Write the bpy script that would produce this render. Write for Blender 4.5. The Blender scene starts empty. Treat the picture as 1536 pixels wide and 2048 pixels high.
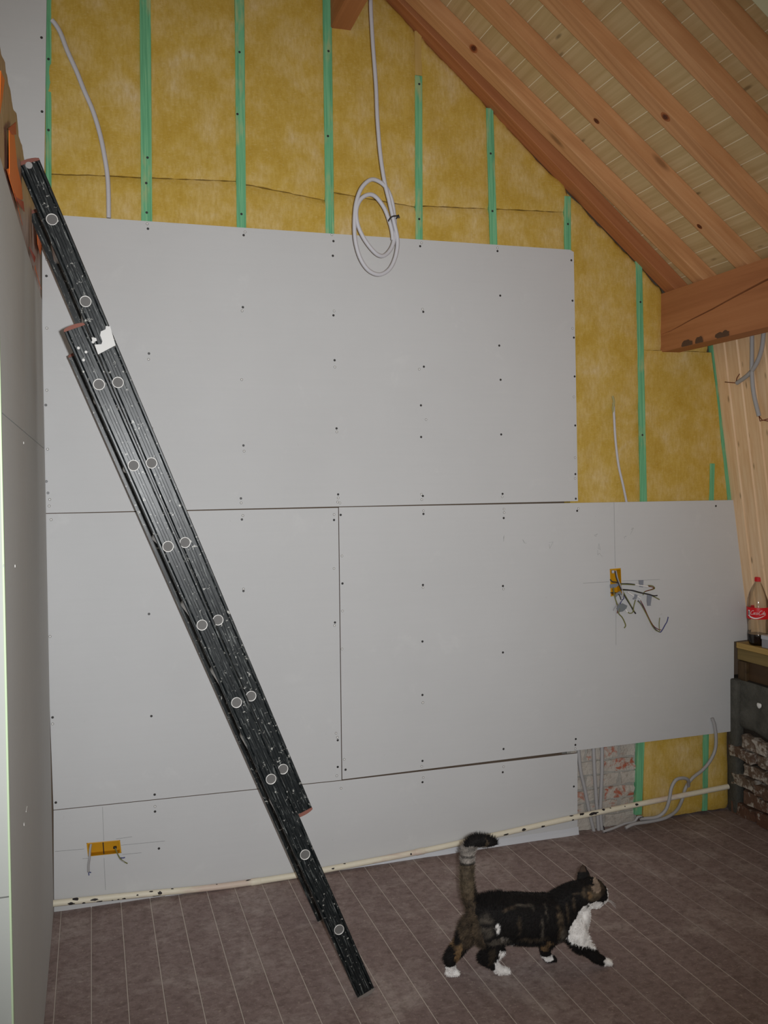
import bpy, bmesh, math, random
import numpy as np
from mathutils import Vector, Matrix, noise as mnoise

random.seed(7)
SC = bpy.context.scene
COL = SC.collection

# ------------------------------------------------------------------ camera
YAW, PITCH, ROLL = 0.31066, -0.03098, -0.01535
FPX = 1822.11
CAM = np.array([0.18173, -3.87846, 1.71362])

def cam_axes():
    cy, sy, cp, sp = math.cos(YAW), math.sin(YAW), math.cos(PITCH), math.sin(PITCH)
    f = np.array([sy*cp, cy*cp, sp]); r = np.array([cy, -sy, 0.0]); u = np.cross(r, f)
    c, s = math.cos(ROLL), math.sin(ROLL)
    return c*r + s*u, -s*r + c*u, f
RT, UP, FW = cam_axes()
cd = bpy.data.cameras.new('camera'); cam = bpy.data.objects.new('camera', cd); COL.objects.link(cam)
cd.sensor_fit = 'VERTICAL'; cd.sensor_height = 36.0; cd.lens = FPX/2048*36.0
cd.clip_start = 0.05; cd.clip_end = 60
mw = Matrix.Identity(4)
for i in range(3):
    mw[i][0], mw[i][1], mw[i][2], mw[i][3] = RT[i], UP[i], -FW[i], CAM[i]
cam.matrix_world = mw
SC.camera = cam

# ------------------------------------------------------------------ light
SC.view_settings.view_transform = 'Standard'
SC.view_settings.look = 'None'
SC.view_settings.gamma = 1.0
SC.view_settings.use_curve_mapping = False
SC.view_settings.exposure = 0.0

world = bpy.data.worlds.new('room_air'); SC.world = world; world.use_nodes = True
bg = world.node_tree.nodes['Background']
bg.inputs['Color'].default_value = (1.0, 0.98, 0.95, 1); bg.inputs['Strength'].default_value = 0.34

# the camera's own flash, beside the lens
fl = bpy.data.lights.new('camera_flash', 'SPOT'); flo = bpy.data.objects.new('camera_flash', fl); COL.objects.link(flo)
fl.energy = 365; fl.spot_size = math.radians(82); fl.spot_blend = 1.0; fl.shadow_soft_size = 0.012
fl.color = (0.965, 0.985, 1.0)
fpos = CAM + RT*0.055 + UP*0.015
flo.location = fpos
aim = FW - RT*0.09 + UP*0.01
flo.rotation_euler = Vector(aim).to_track_quat('-Z', 'Y').to_euler()

# ------------------------------------------------------------------ pixel -> place helpers (measured in the photo, 1536 x 2048)
def ray(px, py): return RT*((px-768)/FPX) + UP*((1024-py)/FPX) + FW
def onp(px, py, n, d):
    r = ray(px, py); n = np.asarray(n, float); t = (d - n@CAM)/(n@r); return CAM + t*r
def W(px, py, y=0.0): return onp(px, py, (0, 1, 0), y)
def XP(px, py, x=0.0): return onp(px, py, (1, 0, 0), x)
def ZP(px, py, z=0.0): return onp(px, py, (0, 0, 1), z)

# ------------------------------------------------------------------ object helpers
ORG = {}
def _origin(o): return ORG.get(o.name, np.zeros(3))
def tag(o, label=None, cat=None, group=None, kind=None):
    if label: o['label'] = label
    if cat: o['category'] = cat
    if group: o['group'] = group
    if kind: o['kind'] = kind
    return o
def empty(name, loc):
    o = bpy.data.objects.new(name, None); o.empty_display_size = 0.1
    COL.objects.link(o); o.location = loc; ORG[o.name] = np.array(loc, float); return o
def place(name, me, origin, parent=None, rot=None):
    o = bpy.data.objects.new(name, me); COL.objects.link(o)
    if parent is not None:
        o.parent = parent; o.location = np.asarray(origin) - _origin(parent)
    else: o.location = origin
    if rot is not None: o.rotation_euler = rot
    ORG[o.name] = np.array(origin, float); return o
def mesh(name, verts, faces, mats, parent=None, smooth=False, fm=None, base=False, sharp=None):
    v = np.array(verts, float); lo, hi = v.min(0), v.max(0); c = (lo+hi)/2
    if parent is None or base: c[2] = lo[2]
    me = bpy.data.meshes.new(name); me.from_pydata((v-c).tolist(), [], [list(map(int, f)) for f in faces])
    for m in (mats if isinstance(mats, (list, tuple)) else [mats]): me.materials.append(m)
    if fm is not None:
        for p, k in zip(me.polygons, fm): p.material_index = k
    if smooth:
        for p in me.polygons: p.use_smooth = True
        if sharp: me.set_sharp_from_angle(angle=math.radians(sharp))
    me.update()
    return place(name, me, c, parent)
def from_bm(name, bm, mats, parent=None, smooth=False, sharp=None):
    bmesh.ops.recalc_face_normals(bm, faces=bm.faces)
    bm.verts.ensure_lookup_table()
    v = [x.co[:] for x in bm.verts]; idx = {x: i for i, x in enumerate(bm.verts)}
    f = [[idx[y] for y in x.verts] for x in bm.faces]; fm = [x.material_index for x in bm.faces]
    bm.free()
    return mesh(name, v, f, mats, parent, smooth, fm, sharp=sharp)
def bm_box(bm, c, s, rot=None, bev=0.0, seg=1, mi=0):
    r = bmesh.ops.create_cube(bm, size=1.0); vs = r['verts']
    M = Matrix.Translation(Vector(c)) @ (rot.to_4x4() if rot is not None else Matrix.Identity(4)) @ Matrix.Diagonal((s[0], s[1], s[2], 1))
    bmesh.ops.transform(bm, matrix=M, verts=vs)
    fs = {f for v in vs for f in v.link_faces}
    for f in fs: f.material_index = mi
    if bev > 0:
        es = list({e for v in vs for e in v.link_edges})
        bmesh.ops.bevel(bm, geom=es, offset=bev, segments=seg, affect='EDGES', profile=0.5)
def bm_hexa(bm, p, bev=0.0, seg=1):
    """p: 8 corners, first four one end loop, last four the other end loop"""
    vs = [bm.verts.new(Vector(q)) for q in p]
    fs = [(0,1,2,3),(7,6,5,4),(0,4,5,1),(1,5,6,2),(2,6,7,3),(3,7,4,0)]
    F = [bm.faces.new([vs[i] for i in f]) for f in fs]
    if bev > 0:
        es = list({e for f in F for e in f.edges})
        bmesh.ops.bevel(bm, geom=es, offset=bev, segments=seg, affect='EDGES', profile=0.5)
def prism_xz(name, poly, y0, y1, mats, parent=None, holes=(), bev=0.0):
    """board lying in the wall plane: outline (x,z) list, front y0, back y1; material 1 on its edges"""
    bm = bmesh.new(); es = []
    for loop in [poly]+list(holes):
        vs = [bm.verts.new((q[0], y0, q[1])) for q in loop]
        for i in range(len(vs)): es.append(bm.edges.new((vs[i], vs[(i+1) % len(vs)])))
    bmesh.ops.triangle_fill(bm, edges=es, use_beauty=True, use_dissolve=False)
    if len(bm.faces) == 0: bmesh.ops.contextual_create(bm, geom=es)
    g = bmesh.ops.extrude_face_region(bm, geom=list(bm.faces))
    nv = [x for x in g['geom'] if isinstance(x, bmesh.types.BMVert)]
    bmesh.ops.translate(bm, verts=nv, vec=(0, y1-y0, 0))
    bm.normal_update()
    if isinstance(mats, (list, tuple)) and len(mats) > 1:
        for f in bm.faces:
            if abs(f.normal.y) < 0.5: f.material_index = 1
    return from_bm(name, bm, mats, parent)
def catmull(pts, n=8, closed=False):
    P = [np.array(p, float) for p in pts]; out = []
    m = len(P)
    rng = range(m if closed else m-1)
    for i in rng:
        if closed: p0, p1, p2, p3 = P[(i-1) % m], P[i], P[(i+1) % m], P[(i+2) % m]
        else: p0, p1, p2, p3 = P[max(i-1, 0)], P[i], P[i+1], P[min(i+2, m-1)]
        for k in range(n):
            t = k/n
            out.append(0.5*((2*p1)+(-p0+p2)*t+(2*p0-5*p1+4*p2-p3)*t*t+(-p0+3*p1-3*p2+p3)*t**3))
    if not closed: out.append(P[-1])
    return out
def tube_geo(pts, rad, sides=8, cap=True):
    P = [np.array(p, float) for p in pts]; n = len(P); V = []; F = []
    r = rad if hasattr(rad, '__len__') else [rad]*n
    t0 = P[1]-P[0]; up = np.array([0, 0, 1.0])
    if abs(t0[2]) > 0.9*np.linalg.norm(t0): up = np.array([0, 1.0, 0])
    for i in range(n):
        t = P[min(i+1, n-1)]-P[max(i-1, 0)]; t = t/(np.linalg.norm(t)+1e-12)
        a = up-t*(up@t); a /= np.linalg.norm(a)+1e-12; b = np.cross(t, a); up = a
        for k in range(sides):
            w = 2*math.pi*k/sides; V.append(P[i]+r[i]*(math.cos(w)*a+math.sin(w)*b))
    for i in range(n-1):
        for k in range(sides):
            F.append((i*sides+k, i*sides+(k+1) % sides, (i+1)*sides+(k+1) % sides, (i+1)*sides+k))
    if cap:
        F.append(list(range(sides))[::-1]); F.append([(n-1)*sides+k for k in range(sides)])
    return V, F
def tube(name, pts, rad, mat, parent=None, sides=8):
    V, F = tube_geo(pts, rad, sides); return mesh(name, V, F, mat, parent, True, sharp=50)
def lathe(name, prof, c, mat, parent=None, sides=32, smooth=True, capb=True, capt=True, sharp=None):
    V = []; F = []; n = len(prof)
    for (r, z) in prof:
        for k in range(sides):
            w = 2*math.pi*k/sides; V.append((c[0]+r*math.cos(w), c[1]+r*math.sin(w), c[2]+z))
    for i in range(n-1):
        for k in range(sides):
            F.append((i*sides+k, i*sides+(k+1) % sides, (i+1)*sides+(k+1) % sides, (i+1)*sides+k))
    if capb: F.append(list(range(sides))[::-1])
    if capt: F.append([(n-1)*sides+k for k in range(sides)])
    return mesh(name, V, F, mat, parent, smooth, sharp=sharp)

# ------------------------------------------------------------------ materials
def lin(r, g, b):
    f = lambda c: (c/255/12.92 if c/255 <= .04045 else ((c/255+.055)/1.055)**2.4)
    return (f(r), f(g), f(b), 1.0)
class MT:
    def __init__(s, name, rough=0.7, spec=0.3, metal=0.0):
        s.m = bpy.data.materials.new(name); s.m.use_nodes = True; s.t = s.m.node_tree; s.n = s.t.nodes
        s.b = s.n['Principled BSDF']; s.b.inputs['Roughness'].default_value = rough
        s.b.inputs['Specular IOR Level'].default_value = spec; s.b.inputs['Metallic'].default_value = metal
        s._pos = None
    def L(s, a, b): s.t.links.new(a, b)
    def pos(s, kind='world'):
        if kind == 'world':
            g = s.n.new('ShaderNodeNewGeometry'); return g.outputs['Position']
        g = s.n.new('ShaderNodeTexCoord'); return g.outputs['Object']
    def mapv(s, v, scale=(1, 1, 1), rot=(0, 0, 0), loc=(0, 0, 0)):
        m = s.n.new('ShaderNodeMapping'); s.L(v, m.inputs[0])
        m.inputs['Location'].default_value = loc; m.inputs['Rotation'].default_value = rot; m.inputs['Scale'].default_value = scale
        return m.outputs[0]
    def noise(s, v, scale=5, detail=4, rough=.55, dist=0.0):
        t = s.n.new('ShaderNodeTexNoise'); s.L(v, t.inputs['Vector'])
        t.inputs['Scale'].default_value = scale; t.inputs['Detail'].default_value = detail
        t.inputs['Roughness'].default_value = rough; t.inputs['Distortion'].default_value = dist
        return t.outputs['Fac']
    def ramp(s, f, stops):
        r = s.n.new('ShaderNodeValToRGB'); s.L(f, r.inputs[0]); e = r.color_ramp.elements
        while len(e) > 1: e.remove(e[-1])
        for i, (p, c) in enumerate(stops):
            x = e[0] if i == 0 else e.new(p)
            x.position = p; x.color = c if hasattr(c, '__len__') else (c, c, c, 1)
        return r.outputs[0]
    def mix(s, f, a, b, mode='MIX'):
        m = s.n.new('ShaderNodeMix'); m.data_type = 'RGBA'; m.blend_type = mode
        if hasattr(f, 'node'): s.L(f, m.inputs[0])
        else: m.inputs[0].default_value = f
        for x, i in ((a, 6), (b, 7)):
            if hasattr(x, 'node'): s.L(x, m.inputs[i])
            else: m.inputs[i].default_value = x
        return m.outputs[2]
    def rand(s):
        return s.n.new('ShaderNodeObjectInfo').outputs['Random']
    def math(s, op, a, b=0.0):
        m = s.n.new('ShaderNodeMath'); m.operation = op
        for x, i in ((a, 0), (b, 1)):
            if hasattr(x, 'node'): s.L(x, m.inputs[i])
            else: m.inputs[i].default_value = x
        return m.outputs[0]
    def wave(s, v, scale=5, dist=2, detail=2, typ='BANDS', direc='X', dscale=1.0):
        t = s.n.new('ShaderNodeTexWave'); s.L(v, t.inputs['Vector']); t.wave_type = typ
        if typ == 'BANDS': t.bands_direction = direc
        t.inputs['Scale'].default_value = scale; t.inputs['Distortion'].default_value = dist
        t.inputs['Detail'].default_value = detail; t.inputs['Detail Scale'].default_value = dscale
        return t.outputs['Fac']
    def col(s, c):
        if hasattr(c, 'node'): s.L(c, s.b.inputs['Base Color'])
        else: s.b.inputs['Base Color'].default_value = c
        return s
    def bump(s, f, strength=.3, dist=.005):
        b = s.n.new('ShaderNodeBump'); s.L(f, b.inputs['Height']); b.inputs['Strength'].default_value = strength
        b.inputs['Distance'].default_value = dist; s.L(b.outputs[0], s.b.inputs['Normal']); return s
    def rough(s, f): s.L(f, s.b.inputs['Roughness']); return s
def plain(name, c, rough=.6, spec=.3, metal=0.0): return MT(name, rough, spec, metal).col(c).m

def gypsum(name, base):
    m = MT(name, .85, .2); v = m.pos()
    c1 = tuple(x*0.93 for x in base[:3])+(1,); c2 = tuple(min(1, x*1.06) for x in base[:3])+(1,)
    c = m.mix(m.noise(v, 1.7, 5, .6), c1, c2)
    st = m.noise(m.mapv(v, (2.2, 1, 70)), 1.0, 3, .6)
    c = m.mix(m.math('MULTIPLY', st, .18), c, tuple(x*.8 for x in base[:3])+(1,))
    sm = m.ramp(m.noise(v, 5.5, 6, .68, .4), [(.60, 0.0), (.80, 1.0)])
    c = m.mix(m.math('MULTIPLY', sm, .20), c, (.82, .82, .80, 1))
    dk = m.ramp(m.noise(v, 33, 3, .6), [(.71, 0.0), (.80, 1.0)])
    c = m.mix(m.math('MULTIPLY', dk, .22), c, (.25, .24, .22, 1))
    m.col(c); m.bump(m.noise(v, 160, 2, .5), .06, .002); return m.m
M_GYP = gypsum('gypsum_paper', (.60, .60, .60, 1))
M_PART = gypsum('partition_board', (.62, .63, .62, 1))
M_GYPEDGE = MT('gypsum_edge', .9, .1).col((.30, .23, .18, 1)).m
M_ENDDIM = gypsum('end_board_dimmed', (.36, .37, .345, 1))  # end board gypsum, colour darkened to offset the close flash
M_PLASTER = MT('plaster_residue', .9, .2).col((.62, .63, .66, 1)).m

def insul():
    m = MT('glass_wool_facing', .95, .12); v = m.pos()
    big = m.noise(v, 6.5, 5, .62, .25)
    fib = m.noise(m.mapv(v, (90, 90, 26)), 1.0, 4, .68)
    c = m.ramp(big, [(.25, lin(186, 150, 54)), (.45, lin(200, 168, 84)), (.60, lin(210, 182, 116)), (.76, lin(218, 196, 154))])
    c = m.mix(m.ramp(fib, [(.35, .5), (.62, 0.0)]), c, lin(182, 146, 54))
    c = m.mix(m.math('MULTIPLY', m.ramp(m.noise(m.mapv(v, (60, 60, 200)), 1, 3, .7), [(.55, 0), (.75, 1)]), .30), c, lin(232, 214, 164))
    m.col(c); m.bump(m.noise(m.mapv(v, (120, 120, 60)), 1.0, 3, .6), .35, .004); return m.m
M_INS = insul()
def green():
    m = MT('green_stained_pine', .75, .25); v = m.pos()
    gr = m.noise(m.mapv(v, (130, 60, 3)), 1.0, 4, .6, .6)
    c = m.ramp(gr, [(.3, lin(92, 158, 116)), (.55, lin(116, 184, 138)), (.75, lin(152, 198, 148))])
    w = m.ramp(m.noise(m.mapv(v, (18, 18, 5)), 1.0, 3, .6), [(.56, 0), (.70, 1)])
    c = m.mix(m.math('MULTIPLY', w, .55), c, lin(196, 186, 130))
    m.col(c); return m.m
M_GREEN = green()
def wood(name, dark, mid, lite, axis, scale=1.0, knots=True, rough=.62, vary=.25, ks=1.0):
    """axis: rotation bringing the grain onto local X of the mapping"""
    m = MT(name, rough, .3); v0 = m.pos()
    rn = m.rand(); cm = m.n.new('ShaderNodeCombineXYZ')
    for i in range(3): m.L(m.math('MULTIPLY', rn, 7.3+3*i), cm.inputs[i])
    va = m.n.new('ShaderNodeVectorMath'); m.L(v0, va.inputs[0]); m.L(cm.outputs[0], va.inputs[1])
    rr = m.n.new('ShaderNodeVectorRotate'); rr.rotation_type = 'EULER_XYZ'; m.L(va.outputs[0], rr.inputs['Vector']); rr.inputs['Rotation'].default_value = axis
    v = rr.outputs[0]
    g1 = m.noise(m.mapv(v, (1.2*scale, 30*scale, 30*scale)), 1.0, 5, .6, .5)
    g2 = m.wave(m.mapv(v, (.5*scale, 9*scale, 9*scale)), 1.0, 9, 3, 'BANDS', 'Y', .7)
    c = m.ramp(g1, [(.25, dark), (.5, mid), (.78, lite)])
    c = m.mix(m.math('MULTIPLY', m.ramp(g2, [(.55, 0), (.95, 1)]), .30), c, dark)
    if knots:
        vo = m.n.new('ShaderNodeTexVoronoi'); m.L(m.mapv(v, (2.1*scale*ks, 7*scale*ks, 7*scale*ks)), vo.inputs['Vector']); vo.inputs['Scale'].default_value = 1.0
        k = m.ramp(vo.outputs['Distance'], [(.05, 1.0), (.13, 0.0)])
        c = m.mix(m.math('MULTIPLY', k, .75), c, tuple(x*.35 for x in dark[:3])+(1,))
    if vary:
        c = m.mix(m.math('MULTIPLY', rn, vary), c, dark)
    m.col(c); m.bump(g1, .12, .002); return m.m
SLOPE = math.atan2(0.64870, 0.76105)
M_RAFT = wood('rafter_pine', lin(180, 126, 82), lin(208, 154, 106), lin(220, 170, 124), (0, -SLOPE, 0), 1.0)
M_RAFT2 = wood('rafter_reddish', lin(160, 98, 60), lin(184, 120, 76), lin(196, 134, 90), (0, -SLOPE, 0), 1.0)
M_BEAM = wood('old_beam', lin(158, 100, 64), lin(180, 120, 78), lin(194, 134, 90), (0, 0, math.pi/2), .8)
M_ROOF = wood('roof_plank_pine', lin(186, 158, 110), lin(202, 176, 128), lin(214, 190, 146), (0, 0, math.pi/2), 1.2, True, .7, .15, 1.7)
M_PANEL = wood('panel_pine', lin(224, 184, 140), lin(238, 204, 164), lin(244, 216, 180), (0, math.pi/2, 0), 1.2, True, .55, .12, 2.1)
M_LEDGE = wood('ledge_pine', lin(150, 118, 62), lin(180, 148, 86), lin(196, 166, 104), (0, 0, math.pi/2), 1.0, False, .6, .1)  # wood colour toned down to stand in for flash falloff at the right
M_BARE = wood('bare_batten', lin(176, 140, 72), lin(198, 166, 96), lin(212, 182, 118), (0, math.pi/2, 0), 1.0, False)
M_PALE = plain('pale_board', lin(206, 200, 164), .7)
M_GAPD = plain('dark_gap', (.14, .10, .07, 1), .9)

def floorm():
    m = MT('dusty_painted_planks', .8, .25); v = m.pos()
    c = m.mix(m.noise(m.mapv(v, (14, 3, 5)), 1.0, 5, .6), lin(128, 110, 106), lin(158, 140, 135))
    c = m.mix(m.math('MULTIPLY', m.rand(), .35), c, lin(122, 105, 102))
    d = m.ramp(m.noise(v, 3.6, 6, .66, .7), [(.50, 0), (.80, 1)])
    c = m.mix(m.math('MULTIPLY', d, .55), c, lin(206, 194, 186))
    s = m.ramp(m.noise(m.mapv(v, (20, 60, 20), (0, 0, .6)), 1.0, 4, .7), [(.56, 0), (.75, 1)])
    c = m.mix(m.math('MULTIPLY', s, .45), c, lin(200, 186, 178))
    sp = m.ramp(m.noise(v, 95, 2, .6), [(.62, 0), (.72, 1)])
    c = m.mix(m.math('MULTIPLY', sp, .50), c, lin(200, 186, 168))
    dk = m.ramp(m.noise(v, 30, 5, .75), [(.30, 1), (.55, 0)])
    c = m.mix(m.math('MULTIPLY', dk, .60), c, lin(88, 70, 64))
    m.col(c); m.bump(m.noise(m.mapv(v, (60, 20, 40)), 1, 4, .6), .15, .003); return m.m
M_FLOOR = floorm()
M_DUST = plain('dust_in_joints', lin(200, 188, 178), .9)

def brickm(name, a, b, white):
    m = MT(name, .92, .12); v = m.pos()
    c = m.mix(m.rand(), a, b)
    w = m.ramp(m.math('ADD', m.noise(v, 22, 5, .65, .3), m.math('MULTIPLY', m.rand(), .16)), [(white, 0), (white+.10, 1)])
    c = m.mix(w, c, lin(188, 180, 170))
    w2 = m.ramp(m.noise(v, 38, 4, .6), [(.55, 0), (.7, 1)])
    c = m.mix(m.math('MULTIPLY', w2, .5), c, lin(150, 138, 126))
    m.col(c); m.bump(m.noise(v, 55, 4, .65), .8, .01); return m.m
M_BRICK = brickm('limewashed_brick', lin(176, 100, 78), lin(184, 164, 150), .40)
M_BRICKD = brickm('dimmed_brick', lin(104, 72, 58), lin(116, 102, 88), .60)  # brick colour lowered to paint in the flash falloff on the right wall
def mortar(name, a, b):
    m = MT(name, .95, .1); v = m.pos(); c = m.mix(m.noise(v, 14, 5, .65), a, b); m.col(c); m.bump(m.noise(v, 70, 4, .7), .8, .008); return m.m
M_MORT = mortar('pale_mortar', lin(150, 146, 140), lin(184, 180, 172))
M_MORTD = mortar('dark_mortar', lin(40, 36, 32), lin(66, 60, 54))
M_CEM = mortar('grey_cement_render', lin(52, 52, 48), lin(116, 114, 106))  # cement colour lowered too, for the weak flash at the right

M_CABLE = plain('grey_cable_sheath', lin(196, 194, 198), .5, .35)
M_CABLE2 = plain('grey_cable_sheath_dark', lin(168, 166, 166), .5, .35)
M_SCREWD = plain('screw_head', (.035, .033, .032, 1), .4, .5)
M_SCREWL = plain('screw_hole_chip', (.84, .83, .80, 1), .8)
M_PENCIL = plain('pencil', (.20, .20, .20, 1), .8)
M_YEL = MT('yellow_plastic', .5, .3).col(lin(196, 142, 16)).m
M_WIREB = plain('black_wire', lin(48, 46, 48), .45)
M_WIREG = plain('green_yellow_wire', lin(116, 116, 66), .45)
M_WIREBL = plain('blue_wire', lin(62, 66, 120), .45)
M_WIREBR = plain('brown_wire', lin(116, 60, 42), .45)
M_TAPE = plain('silver_tape', lin(132, 136, 146), .5, .4)

def ladder_mat():
    m = MT('black_ladder_aluminium', .36, .32); v = m.pos()
    c = m.mix(m.noise(v, 20, 4, .6), lin(17, 20, 21), lin(30, 34, 35))
    rr = m.n.new('ShaderNodeVectorRotate'); rr.rotation_type = 'EULER_XYZ'; m.L(v, rr.inputs['Vector']); rr.inputs['Rotation'].default_value = (0, 0.378, 0)
    s = m.ramp(m.noise(m.mapv(rr.outputs[0], (300, 60, 16)), 1, 4, .65), [(.56, 0), (.66, 1)])
    c = m.mix(m.math('MULTIPLY', s, .30), c, lin(180, 184, 180))
    s2 = m.ramp(m.noise(v, 85, 3, .6), [(.63, 0), (.69, 1)])
    c = m.mix(m.math('MULTIPLY', s2, .60), c, lin(206, 204, 196))
    m.col(c); return m.m
M_LAD = ladder_mat()
M_RUNG = plain('bare_aluminium', (.72, .70, .67, 1), .45, .5, .25)
M_RUNGI = plain('rung_inside', (.115, .11, .105, 1), .7, .3)
M_CAP = MT('worn_red_plastic', .8, .2).col(lin(126, 82, 72)).m
M_CAPG = plain('worn_grey_rubber', lin(120, 112, 106), .8)
M_STEEL = plain('galvanised_bracket', (.50, .49, .47, 1), .45, .5, 0)

def pipem():
    m = MT('chipped_cream_paint', .5, .4); v = m.pos()
    c = m.mix(m.noise(v, 9, 4, .6), lin(222, 214, 190), lin(240, 232, 212))
    pk = m.ramp(m.noise(m.mapv(v, (2.2, 8, 8)), 1, 4, .6), [(.60, 0), (.66, 1)])
    c = m.mix(m.math('MULTIPLY', pk, .6), c, lin(206, 176, 166))
    return m.col(c).m
M_PIPE = pipem()
M_CHIP = plain('bare_iron_chip', (.03, .025, .025, 1), .6)

def foilm():
    m = MT('brown_foil', .38, .45); v = m.pos()
    c = m.mix(m.noise(m.mapv(v, (6, 16, 4)), 1, 4, .6), lin(128, 96, 82), lin(186, 156, 138))
    m.col(c); m.bump(m.noise(m.mapv(v, (6, 26, 5)), 1, 3, .6), .5, .02); return m.m
M_FOIL = foilm()
M_ORANGE = MT('orange_tape', .5, .3).col(lin(244, 120, 40)).m
M_RED = MT('red_tape', .5, .3).col(lin(190, 70, 44)).m

# ================================================================== SETTING
RN = np.array([0.64869706, 0.0, 0.76104673]); ROFF = 3.8897570505994845 + 0.76104673*0.0092
RD = np.array([0.76104673, 0.0, -0.64869706])
def roof_z(x, h=0.0): return (ROFF + h - RN[0]*x)/RN[2]
RIDGE_X = 0.25

# ---- floor: planks running to the gable, dust packed in the joints
def base_slab():
    bm = bmesh.new(); bm_box(bm, (1.05, -2.6, -.0318), (4.9, 5.5, .06)); o = from_bm('floor', bm, M_DUST)
    tag(o, 'dusty dark plank floor', None, None, 'structure'); return o
floor = base_slab()
PW = 0.1165
bm = bmesh.new(); bm_box(bm, (0, 0, 0), (PW-.0034, 5.45, .02), bev=.0012); tmp = from_bm('plank', bm, M_FLOOR, floor)
pm = tmp.data; bpy.data.objects.remove(tmp)
x = 0.142-PW*11+PW/2
while x < 3.42:
    place('plank', pm, (x, -2.62, -.0099+random.uniform(-.0006, .0006)), floor, (0, random.uniform(-.004, .004), 0))
    x += PW

# ---- gable wall at the back (Y = 0 is the face of its gypsum boards)
wall = mesh('wall_back', [(-1.4, .09, -.06), (3.5, .09, -.06), (3.5, .09, 2.5), (RIDGE_X, .09, 5.0), (-1.4, .09, 4.0),
                          (-1.4, .2, -.06), (3.5, .2, -.06), (3.5, .2, 2.5), (RIDGE_X, .2, 5.0), (-1.4, .2, 4.0)],
            [(0, 1, 2, 3, 4), (9, 8, 7, 6, 5), (0, 5, 6, 1), (1, 6, 7, 2), (2, 7, 8, 3), (3, 8, 9, 4), (4, 9, 5, 0)], M_GAPD)
tag(wall, 'gable wall half covered with gypsum boards', None, None, 'structure')

def xz(px, py, y=0.0):
    q = W(px, py, y); return (q[0], q[2])
BOX_A = [xz(*p) for p in ((173, 1686), (240, 1680), (243, 1706), (176, 1713))]        # double socket hole
BOX_B = [xz(*p) for p in ((1219, 1138), (1241, 1136), (1243, 1188), (1221, 1193))]
boards = {}
boards['top'] = prism_xz('gypsum_board', [xz(84, 428), xz(1140, 499.5), xz(1147.5, 504), xz(1156, 1002.2), xz(85, 1026.4)], 0, .0125, [M_GYP, M_GYPEDGE], wall)
boards['ll'] = prism_xz('gypsum_board', [xz(85, 1028), xz(676.3, 1015.8), xz(683, 1560), xz(107, 1619.6)], 0, .0125, [M_GYP, M_GYPEDGE], wall)
boards['lr'] = prism_xz('gypsum_board', [xz(677.6, 1014.6), xz(1467, 1000), xz(1490, 1190), xz(1496, 1279), xz(1467.5, 1283), xz(1467, 1462), xz(684.4, 1558.6)], -.002, .0105, [M_GYP, M_GYPEDGE], wall, [BOX_B])
boards['low'] = prism_xz('gypsum_board', [xz(107, 1621), xz(683, 1561.5), xz(1155, 1506.5), xz(1155, 1674), xz(700, 1749), xz(108, 1824)], 0, .0125, [M_GYP, M_GYPEDGE], wall, [BOX_A])
boards['ul'] = prism_xz('gypsum_board', [(-1.35, 2.70), xz(87, 470), xz(94, -60), (-1.35, 3.9)], -.002, .0105, [M_GYP, M_GYPEDGE], wall)

# screws in the boards: (dark heads, pale filled holes)
def sc_(lst, s, ox, oy): return [(ox+a/s, oy+b/s) for a, b in lst]
dark = sc_([(604,198),(1094,231),(84,440),(1090,600),(609,837),(81,1101),(1093,1308),(84,1492),(92,1551),(1080,1579),(1085,1687)], 2.56, 60, 380)
dark += sc_([(69,108),(66,183),(513,134),(909,159),(1287,206),(69,488),(529,470),(923,387),(1293,413),(75,718),(532,751),(918,643),(1300,602),(85,1067),(517,949),(925,818),(1304,801),(1307,1052),(518,1111),(928,1098),(93,1405),(527,1413),(935,1402),(1308,1301),(1310,1427),(72,1536),(106,1510),(530,1505),(941,1526),(1317,1489)], 2.56, 640, 440)
dark += sc_([(91,206),(525,312),(940,251),(1310,200),(1308,230),(91,343),(131,357),(525,421),(936,370),(1300,443)], 2.56, 640, 1400)
dark += sc_([(250,134),(1009,124),(1034,727),(275,788),(1037,857),(1067,1141)], 3.84, 40, 1400)
dark += [(487,1182),(298,1228),(670,1245),(685,1167),(846,1170),(845,1283),(845,1390),(1006,1172),(1006,1305),(83,75),(84,223),(1432,1012)]
pale = sc_([(600,173),(1101,215),(85,355),(1086,619),(607,867),(86,707),(86,1025),(624,1220),(1084,971),(90,1327),(1096,1337),(101,1585),(98,1618),(1081,1602),(1090,1667),(108,1688)], 2.56, 60, 380)
pale += sc_([(61,75),(520,117),(909,143),(72,466),(525,457),(76,753),(508,764),(86,1085),(543,1022),(1293,555),(1300,906),(1306,1217),(1306,1323),(93,1423),(90,1444),(102,1449),(519,1404),(521,1432),(933,1417),(530,1489),(942,1480),(943,1498),(72,1508),(1323,1477)], 2.56, 640, 440)
pale += sc_([(526,15),(82,170),(89,191),(124,304),(86,388),(108,452),(521,340),(529,397),(940,342),(1307,249)], 2.56, 640, 1400)
pale += sc_([(250,184),(1037,818)], 3.84, 40, 1400)
pale += [(668,1137),(684,1112),(685,1222),(684,1298),(846,1405),(100,1273),(487,1178),(669,1251),(846,1175),(1007,1178)]
def disc_mesh(name, r, mat, ring=None):
    bm = bmesh.new()
    bmesh.ops.create_cone(bm, cap_ends=True, segments=10, radius1=r, radius2=r*.8, depth=.0016)
    bmesh.ops.rotate(bm, verts=bm.verts, cent=(0, 0, 0), matrix=Matrix.Rotation(math.pi/2, 3, 'X'))
    me = bpy.data.meshes.new(name); bm.to_mesh(me); bm.free(); me.materials.append(mat)
    return me
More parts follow.
